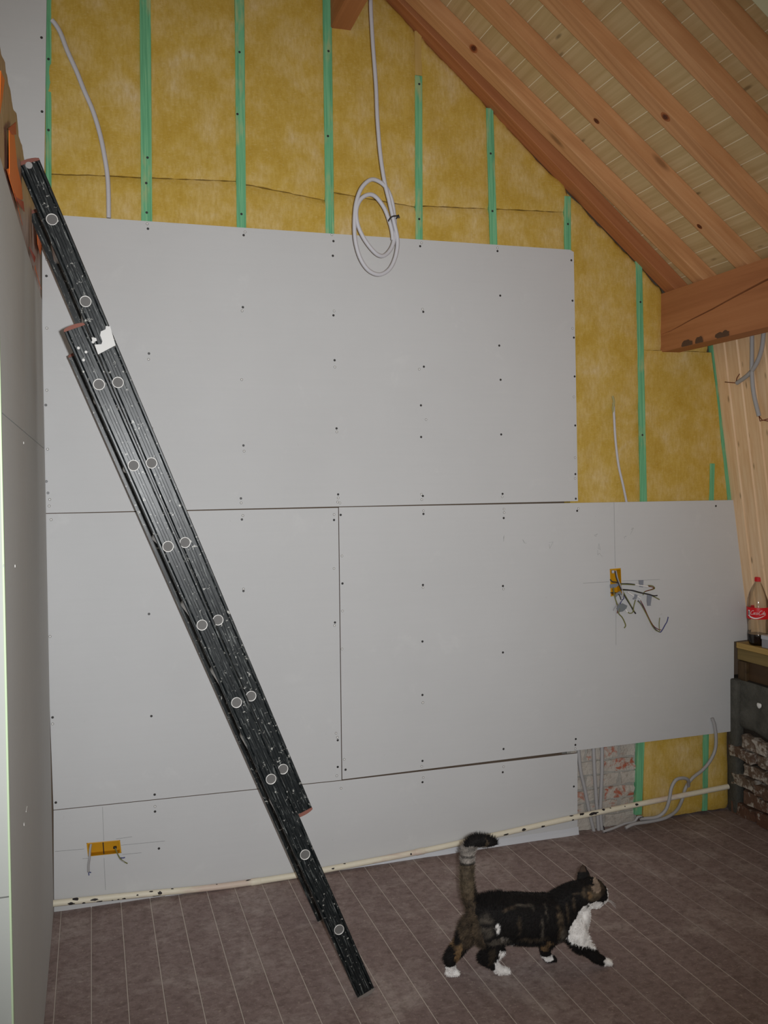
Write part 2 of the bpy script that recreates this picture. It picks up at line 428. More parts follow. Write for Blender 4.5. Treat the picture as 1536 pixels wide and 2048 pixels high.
def hole_mesh():
    V = []; F = []; N = 10
    for r, y in ((.0054, .0004), (.0052, -.0005), (.0036, -.0005), (.0030, -.0011)):
        V += [(r*math.cos(2*math.pi*k/N), y, r*math.sin(2*math.pi*k/N)) for k in range(N)]
    for i in range(3):
        for k in range(N): F.append((i*N+k, i*N+(k+1) % N, (i+1)*N+(k+1) % N, (i+1)*N+k))
    F.append([3*N+k for k in range(N)])
    me = bpy.data.meshes.new('screw_hole'); me.from_pydata(V, [], F)
    me.materials.append(plain('hole_rim', (.20, .19, .18, 1), .9)); me.materials.append(M_SCREWL)
    for q, p in enumerate(me.polygons): p.material_index = 0 if q < 2*N else 1
    return me
ME_SD = disc_mesh('screw', .0056, M_SCREWD); ME_SL = hole_mesh()
ME_SC = disc_mesh('screw_hole_core', .0028, M_GYP)
def which(px, py):
    if px < 95 and py < 470: return boards['ul']
    if py < 1003+(1155-px)*.0225 and px < 1157: return boards['top']
    if px < 680 and py < 1620-(px-107)*.104: return boards['ll']
    if px > 680 and py < 1560-(px-683)*.1255: return boards['lr']
    return boards['low']
for px, py in dark:
    b = which(px, py); y = -.0026 if b in (boards['lr'], boards['ul']) else -.0004
    place('screw', ME_SD, W(px, py, y), b)
for px, py in pale:
    b = which(px, py); y = -.0024 if b in (boards['lr'], boards['ul']) else -.0003
    o = place('screw_hole', ME_SL, W(px, py, y), b)
# pencil marking-out lines
def pencil(a, b, brd, y=-.0004, w=.0011):
    A, B = W(*a, y), W(*b, y); d = B-A; d /= np.linalg.norm(d); n = np.array([-d[2], 0, d[0]])*w/2
    V = [A+n, B+n, B-n, A-n]; V = V+[v+np.array([0, .0006, 0]) for v in V]
    mesh('pencil_line', V, [(0, 1, 2, 3), (7, 6, 5, 4), (0, 4, 5, 1), (1, 5, 6, 2), (2, 6, 7, 3), (3, 7, 4, 0)], M_PENCIL, brd)
for a, b in (((205, 1614), (207.5, 1681)), ((208, 1716), (211, 1780)), ((242, 1690.5), (330, 1682)), ((245, 1709), (283, 1705.5)), ((165, 1717.5), (176, 1716.5)), ((110, 1703), (168, 1698)), ((232, 1678), (264, 1673.5))):
    pencil(a, b, boards['low'])
for a, b in (((1228, 1005), (1230.5, 1135)), ((1232, 1194), (1232, 1290)), ((1166, 1166.5), (1218, 1163.5)), ((1244, 1162), (1320, 1159))):
    pencil(a, b, boards['lr'], -.0024)

for x0, y0 in ((1008, 1078), (1046, 1080), (1097, 1090), (1190, 1072), (1192, 1095), (1196, 1108), (1250, 1080), (1262, 1062)):
    P = [(x0+random.uniform(-2, 12)*.8, y0+random.uniform(-9, 9)) for _ in range(4)]
    for a, b in zip(P, P[1:]): pencil(a, b, boards['lr'], -.0024, .0006)

# ---- green battens
BAT = []
def batten(a, b, w, mat=M_GREEN, y0=.0125, under=.25, nm='batten'):
    """a,b: pixel centre of top and bottom; w metres; runs on behind the board by `under`"""
    A, B = W(*a, y0), W(*b, y0); d = (B-A)/np.linalg.norm(B-A); B = B+d*under
    s = np.array([-d[2], 0, d[0]])*w/2; t = np.array([0, .03, 0])
    bm = bmesh.new(); bm_hexa(bm, [A-s, A+s, A+s+t, A-s+t, B-s, B+s, B+s+t, B-s+t], .0012)
    o = from_bm(nm, bm, mat, wall); BAT.append(o); return o
bt = {}
bt[0] = batten((97, -70), (97, 440), .022)
bt[1] = batten((290, -70), (293.5, 436), .044)
bt[2] = batten((478.5, -70), (483, 450), .040)
bt[3] = batten((653.5, -70), (660, 465), .039)
bt[4] = batten((837.5, 151), (838.5, 475), .034)
bt['4b'] = batten((836.5, 62), (837.5, 150.5), .034, M_BARE, .0165, 0)
bt[5] = batten((979.5, 216), (988, 490), .036)
bt[6] = batten((1135.5, 392), (1136, 502), .034)
bt[7] = batten((1278, 522), (1288, 1003), .036)
bt[8] = batten((1428, 690), (1460, 1000), .026, under=.1)
bt[9] = batten((1425.5, 927), (1423.5, 1001), .027, under=.1)
bt[10] = batten((1284, 1470), (1277.5, 1630), .036, under=0)
bt[11] = batten((1413.5, 1450), (1410, 1622), .031, under=0)
for px, py, k in ((479,104,2),(657,102,3),(656,272,3),(295,315,1),(292.5,366,1),(293.5,425,1),(838.5,168,4),(838.5,438,4),(981.5,307,5),(985,422,5),(1136,448,6),(1281,604,7),(1285,870,7),(475,228,2),(483,428,2),(97,118,0),(97,260,0),(1431,711,8)):
    place('screw', ME_SD, W(px, py, .0121), bt[k])

# ---- insulation batts between the battens
def bx(px, py): return W(px, py, .02)[0]
def batt(xl, xr, zb, zt, seed, y=.016, nx=None):
    """xl,xr: functions of z ; zb, zt: functions of x"""
    x0, x1 = xl, xr
    nz = max(6, int((max(zt(x0), zt(x1))-min(zb(x0), zb(x1)))/.022)); nx = max(6, int((x1-x0)/.022))
    V = []; F = []
    for j in range(nz+1):
        for i in range(nx+1):
            u, w = i/nx, j/nz; x = x0+(x1-x0)*u
            a, b = zb(x), zt(x); b = max(b, a+.004); z = a+(b-a)*w
            jit = mnoise.noise(Vector((x*30, z*30, seed)))*.003
            e = min(u, 1-u)*(x1-x0); e2 = min(w, 1-w)*(b-a)
            ed = max(0, 1-e/.03)**2*.010+max(0, 1-e2/.03)**2*.010
            p = mnoise.noise(Vector((x*5, z*5, seed*.37)))*.006+mnoise.noise(Vector((x*19, z*13, seed)))*.0025
            V.append((x+(jit if 0 < i < nx else 0), y+ed+p, z+(jit*1.2)))
    for j in range(nz):
        for i in range(nx):
            k = j*(nx+1)+i; F.append((k, k+1, k+nx+2, k+nx+1))
    # thickness
    n = len(V); V += [(a, .085, c) for a, b, c in V]
    ring = [i for i in range(nx+1)]+[j*(nx+1)+nx for j in range(1, nz+1)]+[nz*(nx+1)+i for i in range(nx-1, -1, -1)]+[j*(nx+1) for j in range(nz-1, 0, -1)]
    for a, b in zip(ring, ring[1:]+ring[:1]): F.append((b, a, a+n, b+n))
    return mesh('insulation_batt', V, F, M_INS, wall, True, sharp=60)
def zline(a, b, y=.02):
    A, B = W(*a, y), W(*b, y); return lambda x: A[2]+(B[2]-A[2])*(x-A[0])/(B[0]-A[0])
btop = zline((84, 428), (1147, 502))
under = lambda x: btop(x)-.10
rl = lambda x: roof_z(x, .0)+.001+mnoise.noise(Vector((x*16, 3.1, 0)))*.014+mnoise.noise(Vector((x*45, 1.1, 0)))*.006
hi = lambda x: min(rl(x), 4.25)
seamL = zline((100, 347), (480, 362)); seamM = zline((480, 366), (660, 402)); seamM2 = zline((660, 383), (838, 415)); seamR = zline((838, 411), (1136, 424))
xs = [bx(97, 300)-.03, bx(292, 300), bx(481, 300), bx(658, 300), bx(838, 300), bx(983, 350), bx(1136, 450)]
sd = 1
for i in range(6):
    seam = [seamL, seamL, seamM, seamM2, seamR, seamR][i]
    g = .0015
    batt(xs[i]+g, xs[i+1]-g, under, lambda x, s=seam: s(x)-.002, sd); sd += 1
    batt(xs[i]+g, xs[i+1]-g, lambda x, s=seam: s(x)+.002, hi, sd, y=.0145); sd += 1
x7 = bx(1283, 760)
lrtop = zline((678, 1015.5), (1467, 1000)); lru = lambda x: lrtop(x)-.08
batt(xs[6]+.002, x7-.002, lru, hi, sd); sd += 1
zb_ = W(1330, 702, .02)[2]
pan = lambda z: 3.188+(2.386-z)*.1386
batt(x7+.002, W(1328, 650)[0]+.01, lambda x: zb_+.003, hi, sd); sd += 1
# the piece under the beam: right edge follows the leaning panelling
V = []; F = []; nx, nz = 16, 34
for j in range(nz+1):
    for i in range(nx+1):
        z = 1.52+(zb_-1.52)*j/nz; xr = pan(z)-.012; x = x7+.002+(xr-x7)*i/nx
        p = mnoise.noise(Vector((x*5, z*5, 9)))*.006+mnoise.noise(Vector((x*19, z*13, 2)))*.0025
        V.append((x, .017+p, z))
for j in range(nz):
    for i in range(nx): k = j*(nx+1)+i; F.append((k, k+1, k+nx+2, k+nx+1))
n = len(V); V += [(a, .085, c) for a, b, c in V]
ring = [i for i in range(nx+1)]+[j*(nx+1)+nx for j in range(1, nz+1)]+[nz*(nx+1)+i for i in range(nx-1, -1, -1)]+[j*(nx+1) for j in range(nz-1, 0, -1)]
for a, b in zip(ring, ring[1:]+ring[:1]): F.append((b, a, a+n, b+n))
mesh('insulation_batt', V, F, M_INS, wall, True, sharp=60)
batt(2.905, 3.165, lambda x: zb_+.003, lambda x: 2.48, 77)
# low batts at the right
lb = zline((1155, 1505), (1467, 1462)); zl = lambda x: .012
batt(bx(1288, 1560), bx(1411, 1540), zl, lambda x: lb(x)+.06, sd); sd += 1
batt(bx(1413, 1540), bx(1456, 1540), zl, lambda x: lb(x)+.06, sd); sd += 1

# ---- bare brick patch low on the gable
bx0, bx1 = W(1150, 1590)[0], W(1277, 1560)[0]
prism_xz('mortar_bed', [(bx0-.02, -.02), (bx1+.01, -.02), (bx1+.01, .47), (bx0-.02, .47)], .038, .09, M_MORT, wall)
def rough_brick(bm, c, s, amp, seed, cuts=3):
    r = bmesh.ops.create_cube(bm, size=1.0); vs = r['verts']
    es = list({e for v in vs for e in v.link_edges})
    bmesh.ops.subdivide_edges(bm, edges=es, cuts=cuts, use_grid_fill=True)
    for v in bm.verts:
        v.co = Vector((v.co.x*s[0], v.co.y*s[1], v.co.z*s[2]))
        q = v.co*24+Vector((seed*3.7, seed, 0))
        v.co += Vector((mnoise.noise(q), mnoise.noise(q+Vector((9, 0, 0))), mnoise.noise(q+Vector((0, 9, 0)))))*amp
        v.co += Vector(c)
z = .004; row = 0
while z < .44:
    x = bx0-.19+(.09 if row % 2 else .0)
    while x < bx1:
        a, b = max(x, bx0), min(x+.172, bx1)
        if b-a > .03:
            bm = bmesh.new(); rough_brick(bm, ((a+b)/2, .058, z+.029), (b-a-.002, .05, .058), .010, random.random()*50)
            from_bm('brick', bm, M_BRICK, wall, True, 50)
        x += .186
    z += .068; row += 1
# plaster left along the foot of the boards
pts = [(W(360+k*53, 0)[0], 0, 0) for k in range(16)]
V = []; F = []
xa, xb = W(330, 1790)[0], W(1157, 1675)[0]
for k in range(41):
    x = xa+(xb-xa)*k/40; h = .012+.026*min(1, max(0, (x-xa-.25)/1.2))*(.85+.2*mnoise.noise(Vector((x*9, 0, 0))))
    for (yy, zz) in ((-.0006, h), (-.0025, h*.5), (-.007-.005*mnoise.noise(Vector((x*11, 4, 0))), .0008), (.002, .0008)): V.append((x, yy, zz))
for k in range(40):
    for q in range(4): F.append((k*4+q, k*4+(q+1) % 4, k*4+4+(q+1) % 4, k*4+4+q))
F.append((3, 2, 1, 0)); F.append((160, 161, 162, 163))
tag(mesh('trim_1', V, F, M_PLASTER, None, False), 'pale plaster fillet at the foot of the gable wall', None, None, 'structure')

# ---- left partition, leaning a hair, ending towards the camera
PY = -1.85
def px_at(z): return -.003+.017*min(z, 2.5)/2.45
ZT = 2.455
def ztop(y): return 2.466+.024*y
part = mesh('wall_left', [(-.10, 0, 0), (-.013, 0, 0), (.001, 0, ztop(0)), (-.10, 0, ztop(0)), (-.10, PY+.012, 0), (-.013, PY+.012, 0), (.001, PY+.012, ztop(PY)), (-.10, PY+.012, ztop(PY))],
            [(0, 1, 2, 3), (7, 6, 5, 4), (0, 4, 5, 1), (1, 5, 6, 2), (2, 6, 7, 3), (3, 7, 4, 0)], M_BARE)
tag(part, 'narrow gypsum partition at the left', None, None, 'structure')
def side_board(z0, z1):
    bm = bmesh.new()
    a, b = px_at(z0), px_at(z1); zf, zn = (ztop(0), ztop(PY)) if z1 == ZT else (z1, z1)
    bm_hexa(bm, [(a-.012, -.0035, z0), (a, -.0035, z0), (b, -.0035, zf), (b-.012, -.0035, zf), (a-.012, PY, z0), (a, PY, z0), (b, PY, zn), (b-.012, PY, zn)], .0006)
    from_bm('gypsum_board', bm, M_PART, part)
side_board(.004, 1.872); side_board(1.874, ZT)
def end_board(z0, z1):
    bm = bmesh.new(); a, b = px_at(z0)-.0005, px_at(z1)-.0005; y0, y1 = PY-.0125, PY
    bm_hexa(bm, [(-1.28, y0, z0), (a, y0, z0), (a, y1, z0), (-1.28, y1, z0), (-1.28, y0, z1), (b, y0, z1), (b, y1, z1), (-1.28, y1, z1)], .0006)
    from_bm('gypsum_board', bm, M_ENDDIM, part)
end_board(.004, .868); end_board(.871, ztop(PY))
bm = bmesh.new(); bm_hexa(bm, [(-.0068, PY-.0132, .004), (-.0022, PY-.0132, .004), (-.0022, PY+.002, .004), (-.0068, PY+.002, .004), (.0102, PY-.0132, ztop(PY)), (.0148, PY-.0132, ztop(PY)), (.0148, PY+.002, ztop(PY)), (.0102, PY+.002, ztop(PY))], .001)
from_bm('corner_bead', bm, plain('green_corner_bead', lin(176, 194, 160), .5), part)
for px, py, w, h in ((54, 1618, .010, .0022), (49, 1648, .002, .006), (43, 886, .003, .006), (27, 1132, .002, .006), (3, 1132, .002, .006)):
    q = XP(px, py, px_at(1.0)+.0005)
    bm = bmesh.new(); bm_box(bm, (px_at(q[2])+.0004, q[1], q[2]), (.001, w*4, h)); from_bm('plaster_spot', bm, M_SCREWL, part)

# ---- roof: planks across the rafters, closed on the far side of the ridge
HB = .068
def roof_pt(x, y, h=0.0): return np.array([x, y, roof_z(x)]) + RN*h
A = roof_pt(RIDGE_X, .1, HB+.0016); B = roof_pt(3.55, .1, HB+.0016); dy = np.array([0, -5.4, 0]); up = RN*.03
L = np.array([-1.5, .1, A[2]-1.3]); upl = np.array([-.02, 0, .03])
ceil = mesh('ceiling', [A, B, B+dy, A+dy, A+up, B+up, B+dy+up, A+dy+up, L, L+dy, L+upl, L+dy+upl],
            [(3, 2, 1, 0), (4, 5, 6, 7), (0, 1, 5, 4), (1, 2, 6, 5), (2, 3, 7, 6), (0, 8, 9, 3), (4, 7, 11, 10), (8, 10, 11, 9), (0, 4, 10, 8), (3, 9, 11, 7)], plain('joint_glint', lin(238, 224, 190), .8))  # pale backing paints the flash glint of the grooves into the joints
tag(ceil, 'sloping boarded roof underside', None, None, 'structure')
ang = math.atan2(RD[2], RD[0])
bm = bmesh.new(); bm_box(bm, (0, 0, 0), (.0940, 5.0, .018), bev=.0012); tmp = from_bm('plank', bm, M_ROOF, ceil); rm = tmp.data; bpy.data.objects.remove(tmp)
s0 = float(roof_pt(RIDGE_X, 0)@RD); s1 = float(roof_pt(3.5, 0)@RD); s = -.573-.0971*40
o0 = roof_pt(2.0, 0)
while s < s1:
    if s > s0+.05:
        c = o0+RD*(s+.0486-float(o0@RD))+RN*(HB+.0095)+np.array([0, -2.46, 0])
        place('plank', rm, c, ceil, (0, -ang, 0))
    s += .0971
# ---- rafters (labels count from the gable)
XT, XB = .35, 3.08
def rafter(y0, y1, hb, ht, label, skew=-.09, mat=M_RAFT, xb=XB, name='rafter'):
    P8 = []
    for x in (XT, xb):
        k = skew*(x-2.1)
        P8 += [roof_pt(x, y0+k, hb), roof_pt(x, y1+k, hb), roof_pt(x, y1+k, ht), roof_pt(x, y0+k, ht)]
    bm = bmesh.new(); bm_hexa(bm, P8, .003, 2)
    o = from_bm(name, bm, mat); RAF.append(o); return tag(o, label, 'rafter', 'pine rafters under the roof planks')
RAF = []
rafter(.03, -.052, 0.0, HB, 'reddish pine rafter set against the yellow insulation of the gable', -.015, xb=2.96, mat=M_RAFT2)
rafter(-.129, -.207, 0.0, HB, 'second rafter from the gable, pale with a round knot')
rafter(-.43, -.507, 0.0, HB, 'third rafter from the gable')
rafter(-.731, -.808, 0.0, HB, 'fourth rafter from the gable, with bold swirling grain')
rafter(-1.027, -1.085, 0.0, HB, 'fifth rafter from the gable, darker brown')
rafter(-1.234, -1.318, -.004, HB, 'sixth rafter from the gable, in the top right corner')
o = rafter(-1.40, -1.48, .03, HB, 'pale painted board in the top right corner of the roof', mat=M_PALE, name='pale_board')
o['category'] = 'board'; del o['group']

# knots that show on the rafters and the beam
def knot_mat():
    m = MT('knot_rings', .6, .3); v = m.pos('object'); ln = m.n.new('ShaderNodeVectorMath'); ln.operation = 'LENGTH'
    nv = m.noise(v, 40, 3, .6); m.L(v, ln.inputs[0])
    r = m.math('ADD', m.math('MULTIPLY', ln.outputs['Value'], 46.0), m.math('MULTIPLY', nv, .35))
    c = m.ramp(r, [(.0, lin(120, 66, 40)), (.42, lin(92, 46, 26)), (.52, lin(66, 32, 18)), (.64, lin(128, 70, 38)), (.78, lin(116, 60, 30)), (.9, lin(168, 102, 60))])
    return m.col(c).m
M_KNOT = knot_mat()
def knot(raf_, px, py, face, y=None, r=.016):
    if face == 'side': q = W(px, py, y); n = np.array([0, -1.0, 0]); u = RD
    else: q = onp(px, py, RN, ROFF); n = -RN; u = RD
    w = np.cross(n, u); V = [q+n*.0012]; N = 16
    for k in range(N):
        a = 2*math.pi*k/N; V.append(q+n*.0004+u*r*1.25*math.cos(a)+w*r*.9*math.sin(a)); 
    V += [v-n*.003 for v in V[1:]]
    mesh('knot', V, [(0, k+1, (k+1) % N+1) for k in range(N)]+[(k+1, N+k+1, N+(k+1) % N+1, (k+1) % N+1) for k in range(N)]+[[N+k+1 for k in range(N)][::-1]], M_KNOT, raf_)
def yn(i, x): return (-.207, -.507, -.808)[i]-.09*(x-2.1)
knot(RAF[1], 947, 97, 'side', yn(0, 1.86), .017)
knot(RAF[2], 1193, 242, 'under', None, .013)
knot(RAF[2], 1399, 453, 'under', None, .012)
knot(RAF[3], 1331, 234, 'under', None, .019)
knot(RAF[3], 1420, 289, 'side', yn(2, 2.2), .014)

# ---- big beam carrying the rafter feet, and the purlin stub at the top
def beam(name, x0, x1, z0, z1, ya, yb, label, crack=False):
    bm = bmesh.new()
    n = 40; ys = [ya+(yb-ya)*i/n for i in range(n+1)]
    prof = [(x0, z0), (x0, (z0*.55+z1*.45)-.012), (x0, (z0*.55+z1*.45)), (x0, (z0*.55+z1*.45)+.012), (x0, z1), (x1, z1), (x1, z0)]
    rings = []
    for i, y in enumerate(ys):
        t = abs(y); r = []
        for k, (px_, pz) in enumerate(prof):
            wob = mnoise.noise(Vector((px_*3, y*4, pz*5)))*.003
            if crack and k in (1, 2, 3):
                lift = -.075+.26*t**1.0; op = max(0.0, min(1, (t-.02)*5))
                pz = pz+lift*.6+mnoise.noise(Vector((y*7, 2, 0)))*.006
                if k != 2: pz = pz+(.0098 if k == 1 else -.0098)*(1-.35*min(1, t))
                else: px_ = px_+.035*op
                wob *= .3
            r.append(bm.verts.new((px_+wob, y, pz+wob)))
        rings.append(r)
    m = len(prof)
    for i in range(n):
        for k in range(m): bm.faces.new((rings[i][k], rings[i][(k+1) % m], rings[i+1][(k+1) % m], rings[i+1][k]))
    bm.faces.new(rings[0][::-1]); bm.faces.new(rings[-1])
    return tag(from_bm(name, bm, M_BEAM), label, 'beam')
wb = beam('timber_beam', 2.892, 2.992, 2.345, 2.632, .03, -3.2, 'heavy brown timber beam with a long crack, carrying the rafter ends', True)
pb = beam('purlin', 1.222, 1.312, 3.70, 3.97, .03, -3.2, 'brown roof purlin stub beside the hanging cable at the top edge')
# soot stains on the beam's lower edge
for px, py, r in ((1375, 690, .030), (1400, 682, .024), (1440, 672, .022), (1452, 668, .018)):
    q = XP(px, py, 2.8905); V = [q]; m = 14
    for k in range(m):
        w = 2*math.pi*k/m; rr = r*(.7+.5*random.random()); V.append((2.8890, q[1]+rr*1.3*math.cos(w), max(2.3455, q[2]+rr*math.sin(w))))
    V[0] = (2.8882, q[1], q[2])
    mesh('soot_stain', V, [(0, k+1, (k+1) % m+1) for k in range(m)], plain('soot', (.11, .06, .035, 1), .9), wb)

# ---- pine panelling leaning on the right, ledge and brick knee wall
panw = mesh('wall_right', [(3.22, .02, 2.56), (3.43, .02, .80), (3.43, -3.6, .80), (3.22, -3.6, 2.56), (3.40, .02, 2.56), (3.50, .02, .80), (3.50, -3.6, .80), (3.40, -3.6, 2.56)],
            [(0, 1, 2, 3), (7, 6, 5, 4), (0, 4, 5, 1), (1, 5, 6, 2), (2, 6, 7, 3), (3, 7, 4, 0)], M_GAPD)
tag(panw, 'leaning wall lined with pale pine boards', None, None, 'structure')
y = .018; wv = .0925
bmw = None
while y > -3.5:
    bm = bmesh.new(); P8 = []
    for z in (.86, 2.50):
        x = pan(z)
        P8 += [(x, y, z), (x, y-wv+.001, z), (x+.016, y-wv+.001, z), (x+.016, y, z)]
    bm_hexa(bm, P8, .0065, 1)
    if bmw is None:
        o = from_bm('panel_board', bm, M_PANEL, panw); bmw = o
    else:
        bm.free(); place('panel_board', bmw.data, ORG[bmw.name]+np.array([0, y-.018, 0]), panw)
    y -= wv
LX = 3.297; LZ = .878
lt = empty('window_ledge', (3.36, -1.5, .69)); tag(lt, 'rough pine ledge on top of the brick knee wall', 'ledge')
bm = bmesh.new(); bm_box(bm, (3.365, -1.52, LZ-.0145), (.136, 3.0, .029), bev=.002); from_bm('top_plank', bm, M_LEDGE, lt)
bm = bmesh.new(); bm_box(bm, (3.368, -1.52, LZ-.059), (.128, 3.0, .058), bev=.002); from_bm('lower_plank', bm, wood('ledge_pine_shaded', lin(104, 88, 52), lin(130, 110, 66), lin(144, 122, 76), (0, 0, math.pi/2), 1.0, False), lt)  # shade on the lower plank is put into its wood colour
bm = bmesh.new(); bm_box(bm, (3.40, -1.52, .738), (.15, 3.0, .095), bev=.002); from_bm('backing_board', bm, wood('ledge_back_shaded', lin(58, 42, 28), lin(78, 58, 38), lin(90, 66, 44), (0, 0, math.pi/2), 1.0, False), lt)  # recess shade under the ledge painted as dark wood
bm = bmesh.new(); bm_box(bm, (3.345, -.05, .735), (.075, .06, .10), bev=.002); from_bm('support_block', bm, wood('support_pine_shaded', lin(60, 46, 30), lin(80, 62, 40), lin(90, 70, 46), (0, 0, 0), 1.0, False), lt)  # block colour carries the same recess shade

kw = mesh('wall_right_lower', [(3.318, .06, -.04), (3.318, -3.1, -.04), (3.318, -3.1, .692), (3.318, .06, .692), (3.5, .06, -.04), (3.5, -3.1, -.04), (3.5, -3.1, .692), (3.5, .06, .692)],
          [(3, 2, 1, 0), (4, 5, 6, 7), (0, 1, 5, 4), (1, 2, 6, 5), (2, 3, 7, 6), (3, 0, 4, 7)], M_MORTD)
tag(kw, 'dark old brick knee wall under the ledge', None, None, 'structure')
# cement render above, bricks below
nb, nz = 60, 14; V = []; F = []
for i in range(nb+1):
    yy = .02-3.1*i/nb
    for j in range(nz+1):
        zz = .44+.05*mnoise.noise(Vector((yy*6, 1, 0)))*(1-j/nz)+(.69-.44)*j/nz
        V.append((3.296+.012*mnoise.noise(Vector((yy*9, zz*9, 0)))+.006*mnoise.noise(Vector((yy*30, zz*30, 0)))+(.02 if j == 0 else 0), yy, zz))
for i in range(nb):
    for j in range(nz): k = i*(nz+1)+j; F.append((k, k+nz+1, k+nz+2, k+1))
mesh('cement_render', V, F, M_CEM, kw, True)
bm = bmesh.new(); bm_box(bm, (3.30, -.012, .345), (.05, .07, .69), bev=.008, seg=2); from_bm('cement_corner', bm, M_CEM, kw, True, 40)
variants = []
for k in range(8):
    bm = bmesh.new(); rough_brick(bm, (0, 0, 0), (.06, .172, .054), .013, k*5.3+1, 4); o = from_bm('brick', bm, M_BRICKD, kw, True, 55)
    variants.append(o.data); bpy.data.objects.remove(o)
z = .035; row = 0
while z < .46:
    yy = -.02-(.095 if row % 2 else 0)
    while yy > -3.0:
        place('brick', random.choice(variants), (3.300+random.uniform(-.008, .008), yy-.07, z+random.uniform(-.004, .004)), kw, (random.uniform(-.04, .04), 0, random.choice((0, math.pi))+random.uniform(-.04, .04)))
        yy -= .19
    z += .072; row += 1
q = XP(1519, 1412, 3.29)
bm = bmesh.new(); bmesh.ops.create_icosphere(bm, subdivisions=2, radius=.014)
for v in bm.verts: v.co = Vector((v.co.x*.4+3.288, v.co.y*1.2+q[1], v.co.z+q[2]+.4*abs(v.co.y)))
from_bm('plaster_spot', bm, M_SCREWL, kw, True)

# ---- foil-wrapped joist above the partition
FX = .009
jt = empty('foil_wrapped_joist', (-.15, -.9, ztop(-.9))); tag(jt, 'brown foil-wrapped joist with torn orange tape above the left partition', 'joist')
ny, nzz = 90, 16; V = []; F = []
for i in range(ny+1):
    yy = -.004-(1.79)*i/ny
    top = 2.772-.02*i/ny+.022*mnoise.noise(Vector((yy*7, 0, 4)))
    for j in range(nzz+1):
        zb0 = ztop(yy); zz = zb0+(top-zb0)*j/nzz
        V.append((FX+.006*mnoise.noise(Vector((yy*13, zz*3, 0)))-.03*max(0, j/nzz-.85)*5*.2, yy, zz))
for i in range(ny):
    for j in range(nzz): k = i*(nzz+1)+j; F.append((k, k+nzz+1, k+nzz+2, k+1))
n = len(V); V += [(-.28, b, c) for a, b, c in V]
for i in range(ny):
    a, b = i*(nzz+1)+nzz, (i+1)*(nzz+1)+nzz; F.append((a, b, b+n, a+n))
    a, b = i*(nzz+1), (i+1)*(nzz+1); F.append((b, a, a+n, b+n))
    for j in range(nzz): k = i*(nzz+1)+j+n; F.append((k+1, k+nzz+2, k+nzz+1, k))
for i in (0, ny):
    f = [i*(nzz+1)+j for j in range(nzz+1)]; F.append(f+[k+n for k in f[::-1]] if i == 0 else (f+[k+n for k in f[::-1]])[::-1])
mesh('foil', V, F, M_FOIL, jt, True, sharp=50)
def tape(poly, mat, nm, off=.011):
    q = [XP(a/3.4133, 100+b/3.4133, FX+off) for a, b in poly]
    for k, (a, b) in enumerate(poly):
        if q[k][1] > -.012: q[k] = W(a/3.4133, 100+b/3.4133, -.012)
    q = [(FX+off+.003*mnoise.noise(Vector((p[1]*20, p[2]*20, 0))), p[1], max(p[2], ztop(p[1])+.004)) for p in q]
    n = len(q); V = q+[(a-.0012, b, c) for a, b, c in q]
    F = [list(range(n)), list(range(2*n-1, n-1, -1))]+[(i, i+n, (i+1) % n+n, (i+1) % n) for i in range(n)]
    mesh(nm, V, F, mat, jt)
tape([(0, 140), (26, 205), (22, 330), (0, 450)], M_ORANGE, 'orange_tape')
tape([(62, 545), (98, 585), (122, 790), (148, 920), (156, 1018), (110, 1058), (55, 1066), (66, 900)], M_ORANGE, 'orange_tape')
tape([(125, 1195), (158, 1292), (128, 1275)], M_ORANGE, 'orange_tape')
tape([(248, 1150), (275, 1270), (288, 1345), (280, 1400), (258, 1330)], M_ORANGE, 'orange_tape')
tape([(244, 1470), (266, 1590), (284, 1638), (244, 1625)], M_ORANGE, 'orange_tape')
tape([(60, 535), (112, 492), (108, 578), (84, 578)], M_RED, 'red_tape', .013)
tape([(108, 1062), (160, 1035), (164, 1105), (115, 1125)], M_RED, 'red_tape', .013)
tape([(205, 1425), (242, 1415), (236, 1450), (205, 1475)], M_RED, 'red_tape', .013)
tape([(108, 1130), (130, 1120), (120, 1240), (108, 1290)], M_RED, 'red_tape', .013)

